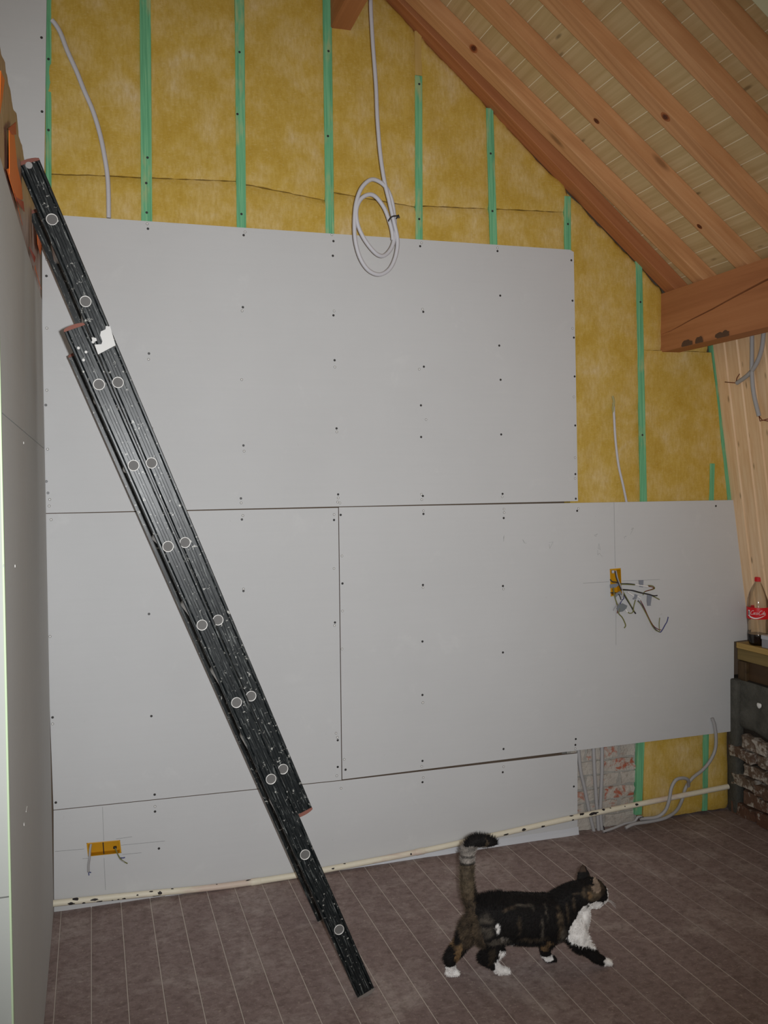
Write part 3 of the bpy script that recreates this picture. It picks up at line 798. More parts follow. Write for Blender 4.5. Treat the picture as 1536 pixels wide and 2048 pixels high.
# ================================================================== THINGS
# ---- extension ladder leaning on the joist
def ladder():
    YN = -1.0; FAR = -.415; TH = .026
    root = empty('extension_ladder', (1.018, (YN+FAR)/2, 0))
    tag(root, 'black aluminium two-section extension ladder leaning on the left partition', 'ladder')
    def section(b, t, yn, yf, wd, rungs, groove=True):
        b, t = np.array([b[0], 0, b[1]]), np.array([t[0], 0, t[1]]); d = (t-b)/np.linalg.norm(t-b); s = np.array([d[2], 0, -d[0]])
        Ln = np.linalg.norm(t-b)
        for side, yo in ((0, yn), (1, yf)):
            inn = TH if side == 0 else -TH
            # channel with shallow flutes on the outer face
            pr = []
            hw = wd/2; gr = [-.78, -.70, -.62, -.32, -.30, -.28, -.06, -.04, -.02, .20, .22, .24, .62, .70, .78]
            pr.append((-hw, .55)); pr.append((-hw, .12)); pr.append((-hw*.93, 0.0))
            for q in range(0, len(gr), 3):
                dp = .16 if q in (0, 12) else .055
                pr += [(gr[q]*hw, 0.0), (gr[q+1]*hw, dp), (gr[q+2]*hw, 0.0)]
            pr += [(hw*.93, 0.0), (hw, .12), (hw, .55), (hw, 1.0), (-hw, 1.0)]
            V = []; F = []; m = len(pr)
            for e in (b, t):
                for (u, w) in pr: V.append(e+s*u+np.array([0, yo+inn*w, 0]))
            for k in range(m): F.append((k, (k+1) % m, m+(k+1) % m, m+k))
            F.append(list(range(m))[::-1]); F.append([m+k for k in range(m)])
            if side == 1: F = [f[::-1] for f in F]
            mesh('stile', V, F, M_LAD, root)
            for e, sg in ((b, -1), (t, 1)):
                V = []; ar = []
                for k in range(9):
                    w = math.pi*k/8; ar.append((math.cos(w)*hw*1.01, math.sin(w)*.008))
                pr2 = ar+[(-hw*1.01, -.004), (hw*1.01, -.004)]
                for yy in (yo-.0015*(1 if side == 0 else -1), yo+inn*1.04):
                    for (u, w) in pr2: V.append(e+s*u+d*sg*(w-.004)+np.array([0, yy, 0]))
                m = len(pr2); F = [list(range(m)), list(range(2*m-1, m-1, -1))]+[(k, m+k, m+(k+1) % m, (k+1) % m) for k in range(m)]
                pr2 = [x for x in pr2]
                o = mesh('end_cap', V, F, M_CAPG if (e[2] < .1) else M_CAP, root)
        for (X, Zr) in rungs:
            V, F = tube_geo([(X, yn+.004, Zr), (X, yf-.004, Zr)], .0147, 20, False)
            r = mesh('rung', V, F, M_RUNG, root, True)
            for yy, sg in ((yn, -1), (yf, 1)):
                # rolled rim and the dark bore of the tube
                V = []; F = []; N = 24
                for (rr, yo) in ((.0168, 0), (.0172, .0022), (.0158, .0030), (.0148, .0010), (.0146, -.004)):
                    for k in range(N):
                        w = 2*math.pi*k/N; V.append((X+rr*math.cos(w), yy+sg*yo, Zr+rr*math.sin(w)))
                for i in range(4):
                    for k in range(N): F.append((i*N+k, i*N+(k+1) % N, (i+1)*N+(k+1) % N, (i+1)*N+k))
                mesh('rung_rim', V, F, M_RUNG, r, True)
                V = [(X+.0149*math.cos(2*math.pi*k/N), yy+sg*.0005, Zr+.0149*math.sin(2*math.pi*k/N)) for k in range(N)]
                V += [(a, b-sg*.003, c) for a, b, c in V]
                mesh('rung_plug', V, [list(range(N)), list(range(2*N-1, N-1, -1))]+[(k, k+N, (k+1) % N+N, (k+1) % N) for k in range(N)], M_RUNGI, r)
        return b, t, d, s
    def on(y, lst): return [(W(a, c, y)[0], W(a, c, y)[2]) for a, c in lst]
    r1 = on(YN, [(678, 1859), (610, 1709), (542, 1558), (473, 1405), (404, 1250), (336, 1093), (267, 931), (198, 769)])
    A, B = on(YN, [(733.5, 1990), (147, 652)])
    b, t, d, s = section((A[0], .006), B, YN, FAR, .063, r1)
    Y2 = YN+TH+.004
    r2 = on(Y2, [(566, 1538), (502, 1392), (436, 1240), (370, 1085), (303, 926), (236, 765), (171, 603), (104, 439)])
    C, D = on(Y2, [(608, 1628), (56, 321)])
    b2, t2, d2, s2 = section(C, D, Y2, FAR-TH-.004, .064, r2)
    # rung stub near the very top
    # guide bracket hooking round the fly section
    g = lambda l: [(100+a/3.793, 560+b/3.793) for a, b in l]
    def plate(poly, y0, y1):
        q = [W(a, b, y0) for a, b in g(poly)]; n = len(q); V = [tuple(p) for p in q]+[(p[0], y1, p[2]) for p in q]
        return V, [list(range(n)), list(range(2*n-1, n-1, -1))]+[(k, n+k, n+(k+1) % n, (k+1) % n) for k in range(n)]
    V, F = plate([(338, 490), (365, 565), (488, 500), (446, 352), (425, 348), (420, 375), (385, 390), (380, 420), (397, 465), (390, 487)], YN-.004, YN-.001)
    k = len(V); A_, B_ = [W(a, b, YN-.004) for a, b in g([(446, 352), (488, 500)])]; o_ = s2*.004; e_ = np.array([0, .056, 0])
    V += [A_, B_, B_+o_, A_+o_, A_+e_, B_+e_, B_+o_+e_, A_+o_+e_]
    F += [(k, k+1, k+2, k+3), (k+7, k+6, k+5, k+4), (k, k+4, k+5, k+1), (k+1, k+5, k+6, k+2), (k+2, k+6, k+7, k+3), (k+3, k+7, k+4, k)]
    mesh('guide_bracket', V, F, M_STEEL, root)
    V, F = plate([(315, 435), (350, 440), (356, 460), (325, 475)], YN-.004, YN-.001); mesh('bracket_tab', V, F, M_STEEL, root)
    q = W(58, 331, Y2); V, F = tube_geo([q+np.array([0, -.003, 0]), q+np.array([0, .004, 0])], .010, 14); mesh('top_bolt', V, F, plain('dull_bolt', (.30, .29, .28, 1), .5), root, True, sharp=40)
    for px, py in ((157, 696), (172, 704), (167, 720), (186, 684)):
        q = W(px, py, YN-.0008); V = []
        N = 10
        for k in range(N): w = 2*math.pi*k/N; V.append((q[0]+.0042*math.cos(w), q[1], q[2]+.0042*math.sin(w)))
        V += [(a, b+.002, c) for a, b, c in V]
        mesh('rivet', V, [list(range(N)), list(range(2*N-1, N-1, -1))]+[(k, k+N, (k+1) % N+N, (k+1) % N) for k in range(N)], M_STEEL, root)
    return root
ladder()

# ---- heating pipe along the foot of the wall
def pipe():
    root = empty('heating_pipe', (1.6, -.028, 0)); tag(root, 'cream painted heating pipe with black chips along the foot of the wall', 'pipe')
    PR = .0132
    P = [W(a, b, -.022) for a, b in ((105, 1807), (200, 1797), (300, 1787), (440, 1773), (576, 1755), (664, 1737), (840, 1703), (1000, 1668), (1190, 1626), (1456, 1573))]
    for p in P: p[2] = max(p[2], PR+.001)
    C = catmull(P, 10)
    V, F = tube_geo(C, PR, 14); mesh('tube', V, F, M_PIPE, root, True, sharp=50)
    for px in (506, 846):   # sleeves where lengths meet
        c = min(C, key=lambda q: abs(q[0]-W(px, 1740, -.022)[0])); i = [k for k in range(len(C)) if C[k] is c][0]
        d = (C[i+1]-C[i-1]); d /= np.linalg.norm(d)
        V, F = tube_geo([c-d*.022, c-d*.018, c+d*.018, c+d*.022], [PR+.0004, PR+.0016, PR+.0016, PR+.0004], 14); mesh('coupling', V, F, M_PIPE, root, True, sharp=50)
    chips = [(142, 1807, .020, .008), (151, 1799, .016, .009), (168, 1806, .009, .006), (190, 1799, .02, .006), (200, 1803, .018, .005), (225, 1801, .006, .004), (237, 1799, .007, .004), (248, 1797, .009, .004), (275, 1790, .006, .004), (302, 1784, .010, .004), (320, 1786, .014, .010), (312, 1792, .026, .003), (345, 1776, .009, .004), (434, 1768, .005, .003), (497, 1762, .014, .004), (512, 1761, .006, .008), (690, 1725, .008, .004), (666, 1737, .010, .004), (822, 1708, .006, .006), (1012, 1669, .016, .005), (1047, 1659, .014, .009), (1086, 1653, .014, .008), (1146, 1640, .010, .006), (1165, 1629, .014, .009), (1188, 1627, .030, .0085), (1208, 1620, .012, .007), (1222, 1617, .006, .004), (1274, 1609, .012, .008), (1250, 1613, .004, .004), (1145, 1627, .014, .006)]
    for px, py, a, b in chips:
        b = min(b, .0085); q = W(px, py, -.034); i = min(range(len(C)), key=lambda k: abs(C[k][0]-q[0])); c = C[i]; c2 = C[min(i+1, len(C)-1)]; c0 = C[max(i-1, 0)]
        d = (c2-c0)/np.linalg.norm(c2-c0); cz = c[2]+d[2]/d[0]*(q[0]-c[0])
        th0 = math.asin(max(-.95, min(.95, (q[2]-cz)/PR)))
        V = []; N = 12; sd = random.random()*9
        for k in range(N):
            w = 2*math.pi*k/N; rr = .75+.45*mnoise.noise(Vector((math.cos(w)*1.7+sd, math.sin(w)*1.7, sd)))
            u = a*rr*math.cos(w); th = th0+b*rr*math.sin(w)/PR
            V.append((q[0]+u, c[1]-(PR+.0006)*math.cos(th), cz+d[2]/d[0]*u+(PR+.0006)*math.sin(th)))
        ctr = (q[0], c[1]-(PR+.0009)*math.cos(th0), cz+(PR+.0009)*math.sin(th0)); V.append(ctr)
        mesh('paint_chip', V, [(N, k, (k+1) % N) for k in range(N)], M_CHIP, root)
pipe()

# ---- cables
def cable(pix, ys, rad, label, mat=M_CABLE, n=8, nm='cable', sides=8):
    if not hasattr(ys, '__len__'): ys = [ys]*len(pix)
    C = catmull([W(a, b, y) for (a, b), y in zip(pix, ys)], n)
    return tag(tube(nm, C, rad, mat, None, sides), label, 'cable')
cable([(104, 40), (112, 50), (122, 68), (135, 102), (153, 142), (168, 180), (186, 222), (200, 268), (209, 312), (215, 352), (217, 390), (217.5, 436)], [-.002]*9+[.004, .006, .012], .0095, 'grey cable curving down over the insulation at the left into the board')
# hanging coil: one cable of two loops
coil_px = [(741, -40), (742, 20), (746, 90), (752, 170), (755, 240), (761, 310), (769, 362), (778, 400), (787, 440), (795, 478), (792, 510), (780, 537), (760, 549), (738, 541), (721, 517), (711, 482), (709, 445), (712, 408), (722, 378), (738, 361), (752, 360), (770, 372), (782, 395), (788, 425), (790, 455), (787, 485), (778, 503), (765, 512), (750, 505), (730, 480), (716, 450), (713, 420), (722, 398), (738, 389), (752, 394), (768, 415), (778, 440), (784, 462), (786, 480)]
ys = []
for i in range(len(coil_px)):
    t = i/(len(coil_px)-1)
    ys.append(-.255-.022*math.sin(i*.45) if i > 6 else -.225-.005*i)
root = empty('hanging_cable_coil', W(758, 549, -.03)); tag(root, 'looped pale grey cable hanging from the roof in front of the wall', 'cable')
V, F = tube_geo(catmull([W(a, b, y) for (a, b), y in zip(coil_px, ys)], 8), .0084, 10); mesh('cable_loop', V, F, M_CABLE, root, True, sharp=60)
tp = [W(777, 441, -.265), W(783, 434, -.295), W(790, 432, -.29), W(796, 433, -.265), W(788, 440, -.23), W(777, 442, -.25)]
V, F = tube_geo(catmull(tp, 6), .0032, 6); mesh('binding_wire', V, F, M_WIREB, root, True)
V, F = tube_geo([W(795, 433, -.27), W(797, 430, -.28), W(799, 436, -.285)], .0025, 6); mesh('binding_wire', V, F, M_WIREB, root, True)
cable([(1227, 806), (1228, 830), (1231, 880), (1237, 930), (1246, 970), (1253, 1004)], [.008, .0, -.002, -.002, 0, .008], .0062, 'short grey cable on the insulation right of the upper board')
o = cable([(1225, 792), (1228, 804), (1226, 818), (1230, 838)], [-.002, -.006, 0, .004], .0055, 'small frayed cable end above the short cable on the insulation', plain('frayed', lin(168, 160, 110), .8))

# conduits through the pipe by the bare brick
for pts, lab in (([(1157, 1500), (1161, 1540), (1170, 1580), (1180, 1630), (1186, 1655), (1190, 1672)], 'left one of three grey conduits in front of the bare brick'),
                 ([(1187, 1496), (1189, 1540), (1192, 1590), (1195, 1630), (1198, 1672)], 'middle one of three grey conduits in front of the bare brick'),
                 ([(1204, 1494), (1204, 1540), (1202, 1590), (1201, 1630), (1205, 1668)], 'right one of three grey conduits in front of the bare brick')):
    cable(pts, [.022]+[.012]*(len(pts)-2)+[.012], .0095, lab, M_CABLE2)
# cables at the lower right
cable([(1424, 1436), (1429, 1450), (1432, 1475), (1430, 1500), (1420, 1522), (1405, 1540), (1385, 1556), (1371, 1576), (1364, 1600), (1352, 1622), (1330, 1636), (1300, 1643), (1268, 1648), (1251, 1656)],
      [-.012, -.016, -.016, -.012, -.012, -.012, -.012, -.008, .0, -.03, -.05, -.05, -.05, -.05], .0085, 'grey cable running from the board hole down behind the pipe to the floor', M_CABLE2)
cable([(1377, 1572), (1376, 1560), (1366, 1556), (1352, 1560), (1343, 1576), (1338, 1602), (1330, 1622), (1314, 1634), (1290, 1637), (1281, 1638)],
      [-.02, -.06, -.07, -.075, -.075, -.078, -.07, -.06, -.05, -.05], .0085, 'bent grey cable looping over the cream pipe at the right', M_CABLE2)
cable([(1206, 1663), (1225, 1657), (1250, 1647), (1268, 1643), (1276, 1634), (1284, 1634)], [-.03]*6, .0065, 'thin grey cable lying on the floor at the foot of the bare brick', M_CABLE2)
cable([(1280, 1636), (1286, 1634), (1290, 1636), (1296, 1634)], [-.05]*4, .0022, 'dark bare wire ends on the floor below the green batten', M_WIREB, sides=6)
cable([(1207, 1652), (1209, 1660), (1212, 1666)], [-.03]*3, .0025, 'dark wire end beside the conduits on the floor', M_WIREB, sides=6)
# cables hanging from the beam on the panelling
def panel_pt(px, py, off=.03):
    n = np.array([.9905, 0, .1373]); d = n@np.array([pan(1.5)-off, 0, 1.5]); return onp(px, py, n, d)
def pcable(pix, rad, label, ends):
    root = empty('conduit', panel_pt(*pix[-1])); tag(root, label, 'cable')
    V, F = tube_geo(catmull([panel_pt(*p) for p in pix], 8), rad, 10); mesh('sheath', V, F, M_CABLE2, root, True, sharp=60)
    for e in ends:
        V, F = tube_geo([panel_pt(*p) for p in e], .0022, 6); mesh('wire', V, F, M_WIREBR, root, True)
pcable([(1504, 655), (1504, 700), (1504, 750), (1508, 790), (1518, 832)], .0105, 'grey conduit hanging straight down the panelling at the right', [[(1518, 832), (1520, 842), (1536, 838)], [(1518, 832), (1524, 840), (1536, 842)]])
pcable([(1528, 655), (1524, 695), (1514, 725), (1498, 748), (1474, 766)], .0105, 'grey conduit curving left across the panelling below the beam', [[(1474, 766), (1462, 765), (1450, 764)], [(1472, 766), (1474, 756), (1479, 748)]])

# ---- yellow socket boxes
def ybox(name, loop, depth, label, yf, parts):
    c = np.mean(loop, 0); root = empty(name, (c[0], yf, min(q[1] for q in loop))); tag(root, label, 'socket box')
    V = []; F = []; n = len(loop)
    ins = [((q[0]-c[0])*.90+c[0], (q[1]-c[1])*.90+c[1]) for q in loop]
    for lp, y in ((loop, yf), (ins, yf-.001), (ins, yf+depth)):
        V += [(q[0], y, q[1]) for q in lp]
    V += [(q[0], yf+depth+.002, q[1]) for q in loop]
    for r in range(2):
        for k in range(n): F.append((r*n+k, r*n+(k+1) % n, (r+1)*n+(k+1) % n, (r+1)*n+k))
    F.append([2*n+k for k in range(n)]); F.append([3*n+k for k in range(n)][::-1])
    for k in range(n): F.append((k, 3*n+k, 3*n+(k+1) % n, (k+1) % n))
    mesh('box_shell', V, F, M_YEL, root)
    parts(root, c)
def octo(loop, k=.22):
    out = []
    n = len(loop)
    for i in range(n):
        a, b, c = np.array(loop[i-1]), np.array(loop[i]), np.array(loop[(i+1) % n])
        e = min(np.linalg.norm(a-b), np.linalg.norm(c-b))*k
        out += [tuple(b+(a-b)/np.linalg.norm(a-b)*e), tuple(b+(c-b)/np.linalg.norm(c-b)*e)]
    return out
def partsA(root, c):
    a, b = W(206, 1683, -.0004), W(208, 1711, -.0004)
    V, F = tube_geo([a+np.array([0, .004, 0]), b+np.array([0, .004, 0])], .0022, 6); mesh('divider', V, F, M_WIREB, root)
    for poly, mat, r, nm in (([(182, 1688), (180, 1700), (179, 1715), (177, 1730), (177, 1744)], M_CABLE2, .0048, 'cable_end'), ([(177, 1742), (178, 1751)], M_WIREBL, .002, 'wire'), ([(177, 1744), (182, 1745)], M_WIREBL, .002, 'wire'),
                         ([(230, 1696), (233, 1703), (239, 1715), (246, 1722), (255, 1727)], M_WIREG, .0024, 'wire'), ([(232, 1700), (238, 1714), (244, 1716), (250, 1715)], M_WIREBL, .0024, 'wire'), ([(231, 1697), (236, 1710), (241, 1719), (250, 1725)], M_CABLE2, .0024, 'wire')):
        P = [W(x, y, -.004-.014*min(1, i/2)) for i, (x, y) in enumerate(poly)]
        V, F = tube_geo(catmull(P, 5), r, 7); mesh(nm, V, F, mat, root, True)
    q = W(230, 1695, .004); lathe('cable_gland', [(.007, -.004), (.007, .004)], q, M_WIREB, root, 12)
ybox('double_socket_box', octo(BOX_A, .06), .032, 'yellow double socket box low on the wall at the left', -.0006, partsA)
def partsB(root, c):
    S = lambda l: [(1180+a/8.533, 1120+b/8.533) for a, b in l]
    wires = [
        ([(520, 405), (650, 405), (780, 420)], M_WIREB, .0026), ([(520, 415), (650, 418), (780, 428)], M_WIREG, .0022),
        ([(990, 435), (1060, 440), (1100, 470), (1090, 495), (1000, 520), (930, 545), (905, 600)], M_WIREG, .0024), ([(990, 450), (1050, 458), (1088, 480), (1040, 505), (940, 535)], M_WIREBR, .0022),
        ([(520, 500), (640, 510), (760, 530), (900, 565), (1000, 585), (1090, 610), (1150, 605)], M_WIREB, .0030), ([(560, 515), (700, 520), (850, 560), (1000, 590), (1100, 630), (1185, 675)], M_WIREG, .0026), ([(600, 510), (740, 520), (900, 570)], M_WIREBL, .0024),
        ([(820, 690), (880, 760), (960, 900), (1040, 1060), (1110, 1170), (1190, 1230), (1230, 1200), (1280, 1110), (1315, 1050), (1335, 970)], M_WIREBL, .0024), ([(810, 700), (870, 760), (960, 920), (1050, 1100), (1120, 1195), (1190, 1225)], M_WIREG, .0024), ([(860, 690), (920, 800), (1010, 1000), (1090, 1130), (1180, 1190), (1215, 1190)], M_WIREBR, .0020), ([(1190, 985), (1180, 1080), (1185, 1210)], M_WIREG, .0020),
        ([(550, 540), (620, 660), (690, 770), (740, 860), (780, 915)], M_WIREB, .0034), ([(560, 530), (640, 670), (720, 810), (760, 880)], M_WIREG, .0022), ([(640, 885), (680, 910), (730, 890), (745, 800), (775, 680)], M_WIREG, .0026),
        ([(400, 470), (420, 620), (460, 740), (500, 830), (490, 910), (550, 980), (590, 1060), (608, 1120), (585, 1160)], M_WIREG, .0028), ([(390, 490), (430, 660), (470, 800), (465, 910)], M_WIREBR, .0024), ([(400, 860), (430, 800), (500, 740), (540, 690)], M_CABLE2, .0022), ([(560, 610), (580, 650), (545, 690), (510, 760)], M_WIREBL, .0022),
        ([(440, 180), (470, 320), (520, 450), (560, 560), (550, 640)], M_CABLE2, .0042), ([(430, 190), (450, 300), (500, 430), (540, 520)], M_WIREB, .0030), ([(345, 330), (380, 370), (450, 380), (500, 400)], M_WIREB, .0030), ([(350, 560), (430, 560), (500, 600), (530, 680)], M_WIREB, .0026),
    ]
    for k, (l, m, r) in enumerate(wires):
        P = [W(x, y, -.010-.004*(k % 5)-.018*min(1, i/3)) for i, (x, y) in enumerate(S(l))]
        V, F = tube_geo(catmull(P, 5), r, 6); mesh('wire', V, F, m, root, True)
    def strip(poly, mat, y, nm):
        q = [W(a, b, y) for a, b in S(poly)]; n = len(q); V = [tuple(x) for x in q]+[(x[0], x[1]+.004, x[2]) for x in q]
        mesh(nm, V, [list(range(n)), list(range(2*n-1, n-1, -1))]+[(i, i+n, (i+1) % n+n, (i+1) % n) for i in range(n)], mat, root)
    strip([(835, 345), (915, 342), (908, 468), (848, 458)], M_TAPE, -.036, 'tape_flag')
    strip([(980, 590), (1060, 600), (1035, 770), (1050, 780), (985, 782), (975, 700)], M_TAPE, -.042, 'tape_flag')
    strip([(770, 580), (815, 600), (790, 670), (740, 675), (735, 650), (760, 640)], M_TAPE, -.042, 'tape_flag')
    strip([(480, 770), (560, 740), (640, 780), (620, 830), (560, 880), (490, 890), (460, 830)], plain('duct_tape', lin(120, 126, 130), .5), -.046, 'tape_flag')
    strip([(345, 420), (480, 395), (490, 430), (440, 470), (350, 480)], M_TAPE, -.022, 'tape_flag')
    strip([(440, 570), (520, 530), (545, 600), (480, 600), (440, 640)], plain('duct_tape', lin(130, 134, 138), .5), -.026, 'tape_flag')
    for a, b in (((775, 420), (990, 455)), ((640, 545), (760, 620)), ((800, 610), (870, 655)), ((600, 830), (640, 890))):
        P = [W(*S([a])[0], -.032), W(*S([b])[0], -.034)]
        V, F = tube_geo(P, .0042, 8); mesh('cable_end', V, F, plain('white_sheath', lin(226, 224, 222), .5), root, True, sharp=50)
    q = W(1226, 1143, .006); lathe('cable_gland', [(.007, -.008), (.007, .006)], q, M_CABLE, root, 12)
ybox('socket_box', octo(BOX_B, .06), .035, 'yellow socket box with a tangle of loose wires on the right board', -.0026, partsB)

# ---- bottle on the ledge
def bottle():
    c = np.array([3.352, -.118, LZ]); root = empty('soda_bottle', c)
    tag(root, 'clear plastic soda bottle with red cap and red label on the ledge', 'bottle')
    g = MT('clear_plastic', .06, .5); g.b.inputs['Transmission Weight'].default_value = .0
    tr = g.n.new('ShaderNodeBsdfTransparent'); tr.inputs[0].default_value = (.93, .92, .89, 1); gl = g.n.new('ShaderNodeBsdfGlossy'); gl.inputs['Roughness'].default_value = .08
    fr = g.n.new('ShaderNodeFresnel'); fr.inputs[0].default_value = 1.45; ms = g.n.new('ShaderNodeMixShader')
    g.L(fr.outputs[0], ms.inputs[0]); g.L(tr.outputs[0], ms.inputs[1]); g.L(gl.outputs[0], ms.inputs[2]); g.L(ms.outputs[0], g.n['Material Output'].inputs[0])
    R = .0535
    prof = [(.030, .002), (.038, .0), (.044, .006), (.051, .026), (R-.001, .05), (R-.003, .075), (R-.004, .10), (R, .13), (R+.001, .135), (R+.001, .19), (R, .196), (R-.001, .21), (.050, .232), (.042, .262), (.031, .288), (.021, .306), (.0155, .315), (.0145, .319), (.0145, .326)]
    lathe('bottle_body', prof, c, g.m, root, 40, True, True, False)
    inner = [(.026, .004), (.040, .006), (.048, .026), (R-.0025, .048), (R-.004, .056)]
    lathe('drink', inner, c, plain('cola', (.012, .006, .004, 1), .05, .5), root, 32, True, True, True, 60)
    capm = plain('red_cap', lin(206, 18, 30), .4)
    V = []; F = []; N = 48
    for z, rr in ((.318, .0165), (.319, .0172), (.338, .0168), (.340, .0150)):
        for k in range(N):
            w = 2*math.pi*k/N; r2 = rr+(.0005 if k % 2 and z in (.319, .338) else 0); V.append((c[0]+r2*math.cos(w), c[1]+r2*math.sin(w), c[2]+z))
    for i in range(3):
        for k in range(N): F.append((i*N+k, i*N+(k+1) % N, (i+1)*N+(k+1) % N, (i+1)*N+k))
    F.append(list(range(N))[::-1]); F.append([3*N+k for k in range(N)])
    mesh('cap', V, F, capm, root)
    lab = lathe('label', [(R+.0014, .134), (R+.0018, .136), (R+.0018, .190), (R+.0014, .192)], c, plain('red_label', lin(214, 22, 34), .4), root, 48, True, False, False)
    # white lettering drawn as strokes, wrapped on the label
    white = plain('label_white', (.86, .86, .84, 1), .5)
    ang0 = math.atan2(CAM[1]-c[1], CAM[0]-c[0])   # side turned to the room
    def wrap(u, v, r=R+.0022):
        w = ang0+u/R; return np.array([c[0]+r*math.cos(w), c[1]+r*math.sin(w), c[2]+.134+v])
    def arc(cx, cy, rx, ry, a0, a1, n=10, sh=.35):
        out = []
        for i in range(n+1):
            a = math.radians(a0+(a1-a0)*i/n); y = ry*math.sin(a); out.append((cx+rx*math.cos(a)+sh*y, cy+y))
        return out
    strokes = []
    def big_c(x): return [arc(x+.0075, .033, .0065, .0105, 50, 300, 14)+[(x+.0125, .0265)], arc(x+.011, .041, .004, .003, 200, 20, 6)]
    def o(x): return [arc(x+.003, .029, .0030, .0050, 90, 450, 12)]
    def cc(x): return [arc(x+.003, .029, .0030, .0050, 50, 310, 10)]
    def a(x): return [arc(x+.003, .029, .0030, .0050, 60, 420, 12)+[(x+.0058, .025), (x+.0072, .0255)]]
    def l(x): return [[(x+.001, .0245), (x+.0045, .038), (x+.0052, .042), (x+.0040, .0415), (x+.0025, .032), (x+.0020, .025), (x+.0040, .0245)]]
    for s_ in (big_c(-.036), o(-.0225), cc(-.0155), a(-.0085), [[(-.001, .0290), (.002, .0293)]], big_c(.003), o(.0165), l(.0225), a(.0275)): strokes += s_
    V = []; F = []
    for st in strokes:
        v, f = tube_geo([wrap(*p) for p in st], .00085, 5); k = len(V); V += v; F += [[k+i for i in q] for q in f]
    mesh('label_lettering', V, F, white, lab, True)
    # the wave under the lettering
    V = []; F = []; m = 24
    for i in range(m+1):
        u = -.044+.080*i/m; t = i/m; mid = .0125-.010*math.sin(t*math.pi*1.15)+.006*t; th = .0062*(1-t)**.8+.0012
        V += [wrap(u, mid+th/2), wrap(u, mid-th/2)]
    for i in range(m): F.append((2*i, 2*i+1, 2*i+3, 2*i+2))
    mesh('label_wave', V, F, white, lab)
    V = [wrap(-.0535+.012*i/4, z_) for i in range(5) for z_ in (.014, .044)]
    mesh('label_panel', V, [(2*i, 2*i+1, 2*i+3, 2*i+2) for i in range(4)], white, lab)
    V = [wrap(-.052+.0075*i/4, z_, R+.0026) for i in range(5) for z_ in (.018, .040)]
    mesh('label_panel_print', V, [(2*i, 2*i+1, 2*i+3, 2*i+2) for i in range(4)], plain('label_grey', (.16, .16, .17, 1), .6), lab)
bottle()
# small pale box in front of the bottle at the frame edge
q = ZP(1519, 1296, LZ)
root = empty('small_box', (3.36, -.26, LZ)); tag(root, 'pale grey cardboard box cut off by the right edge beside the bottle', 'box')
bm = bmesh.new(); bm_box(bm, (3.365, -.262, LZ+.022), (.105, .150, .044), bev=.002); from_bm('box_body', bm, plain('box_grey', lin(150, 150, 156), .7), root)
bm = bmesh.new(); bm_box(bm, (3.365, -.262, LZ+.052), (.110, .155, .020), bev=.002); from_bm('lid', bm, plain('box_lid', lin(186, 188, 194), .6), root)
bm = bmesh.new(); bm_box(bm, (3.372, -.30, LZ+.075), (.05, .08, .026), bev=.004, seg=2); o = from_bm('black_case', bm, plain('black_case', (.02, .02, .02, 1), .5))
tag(o, 'small black case lying on the pale box at the right edge', 'case')

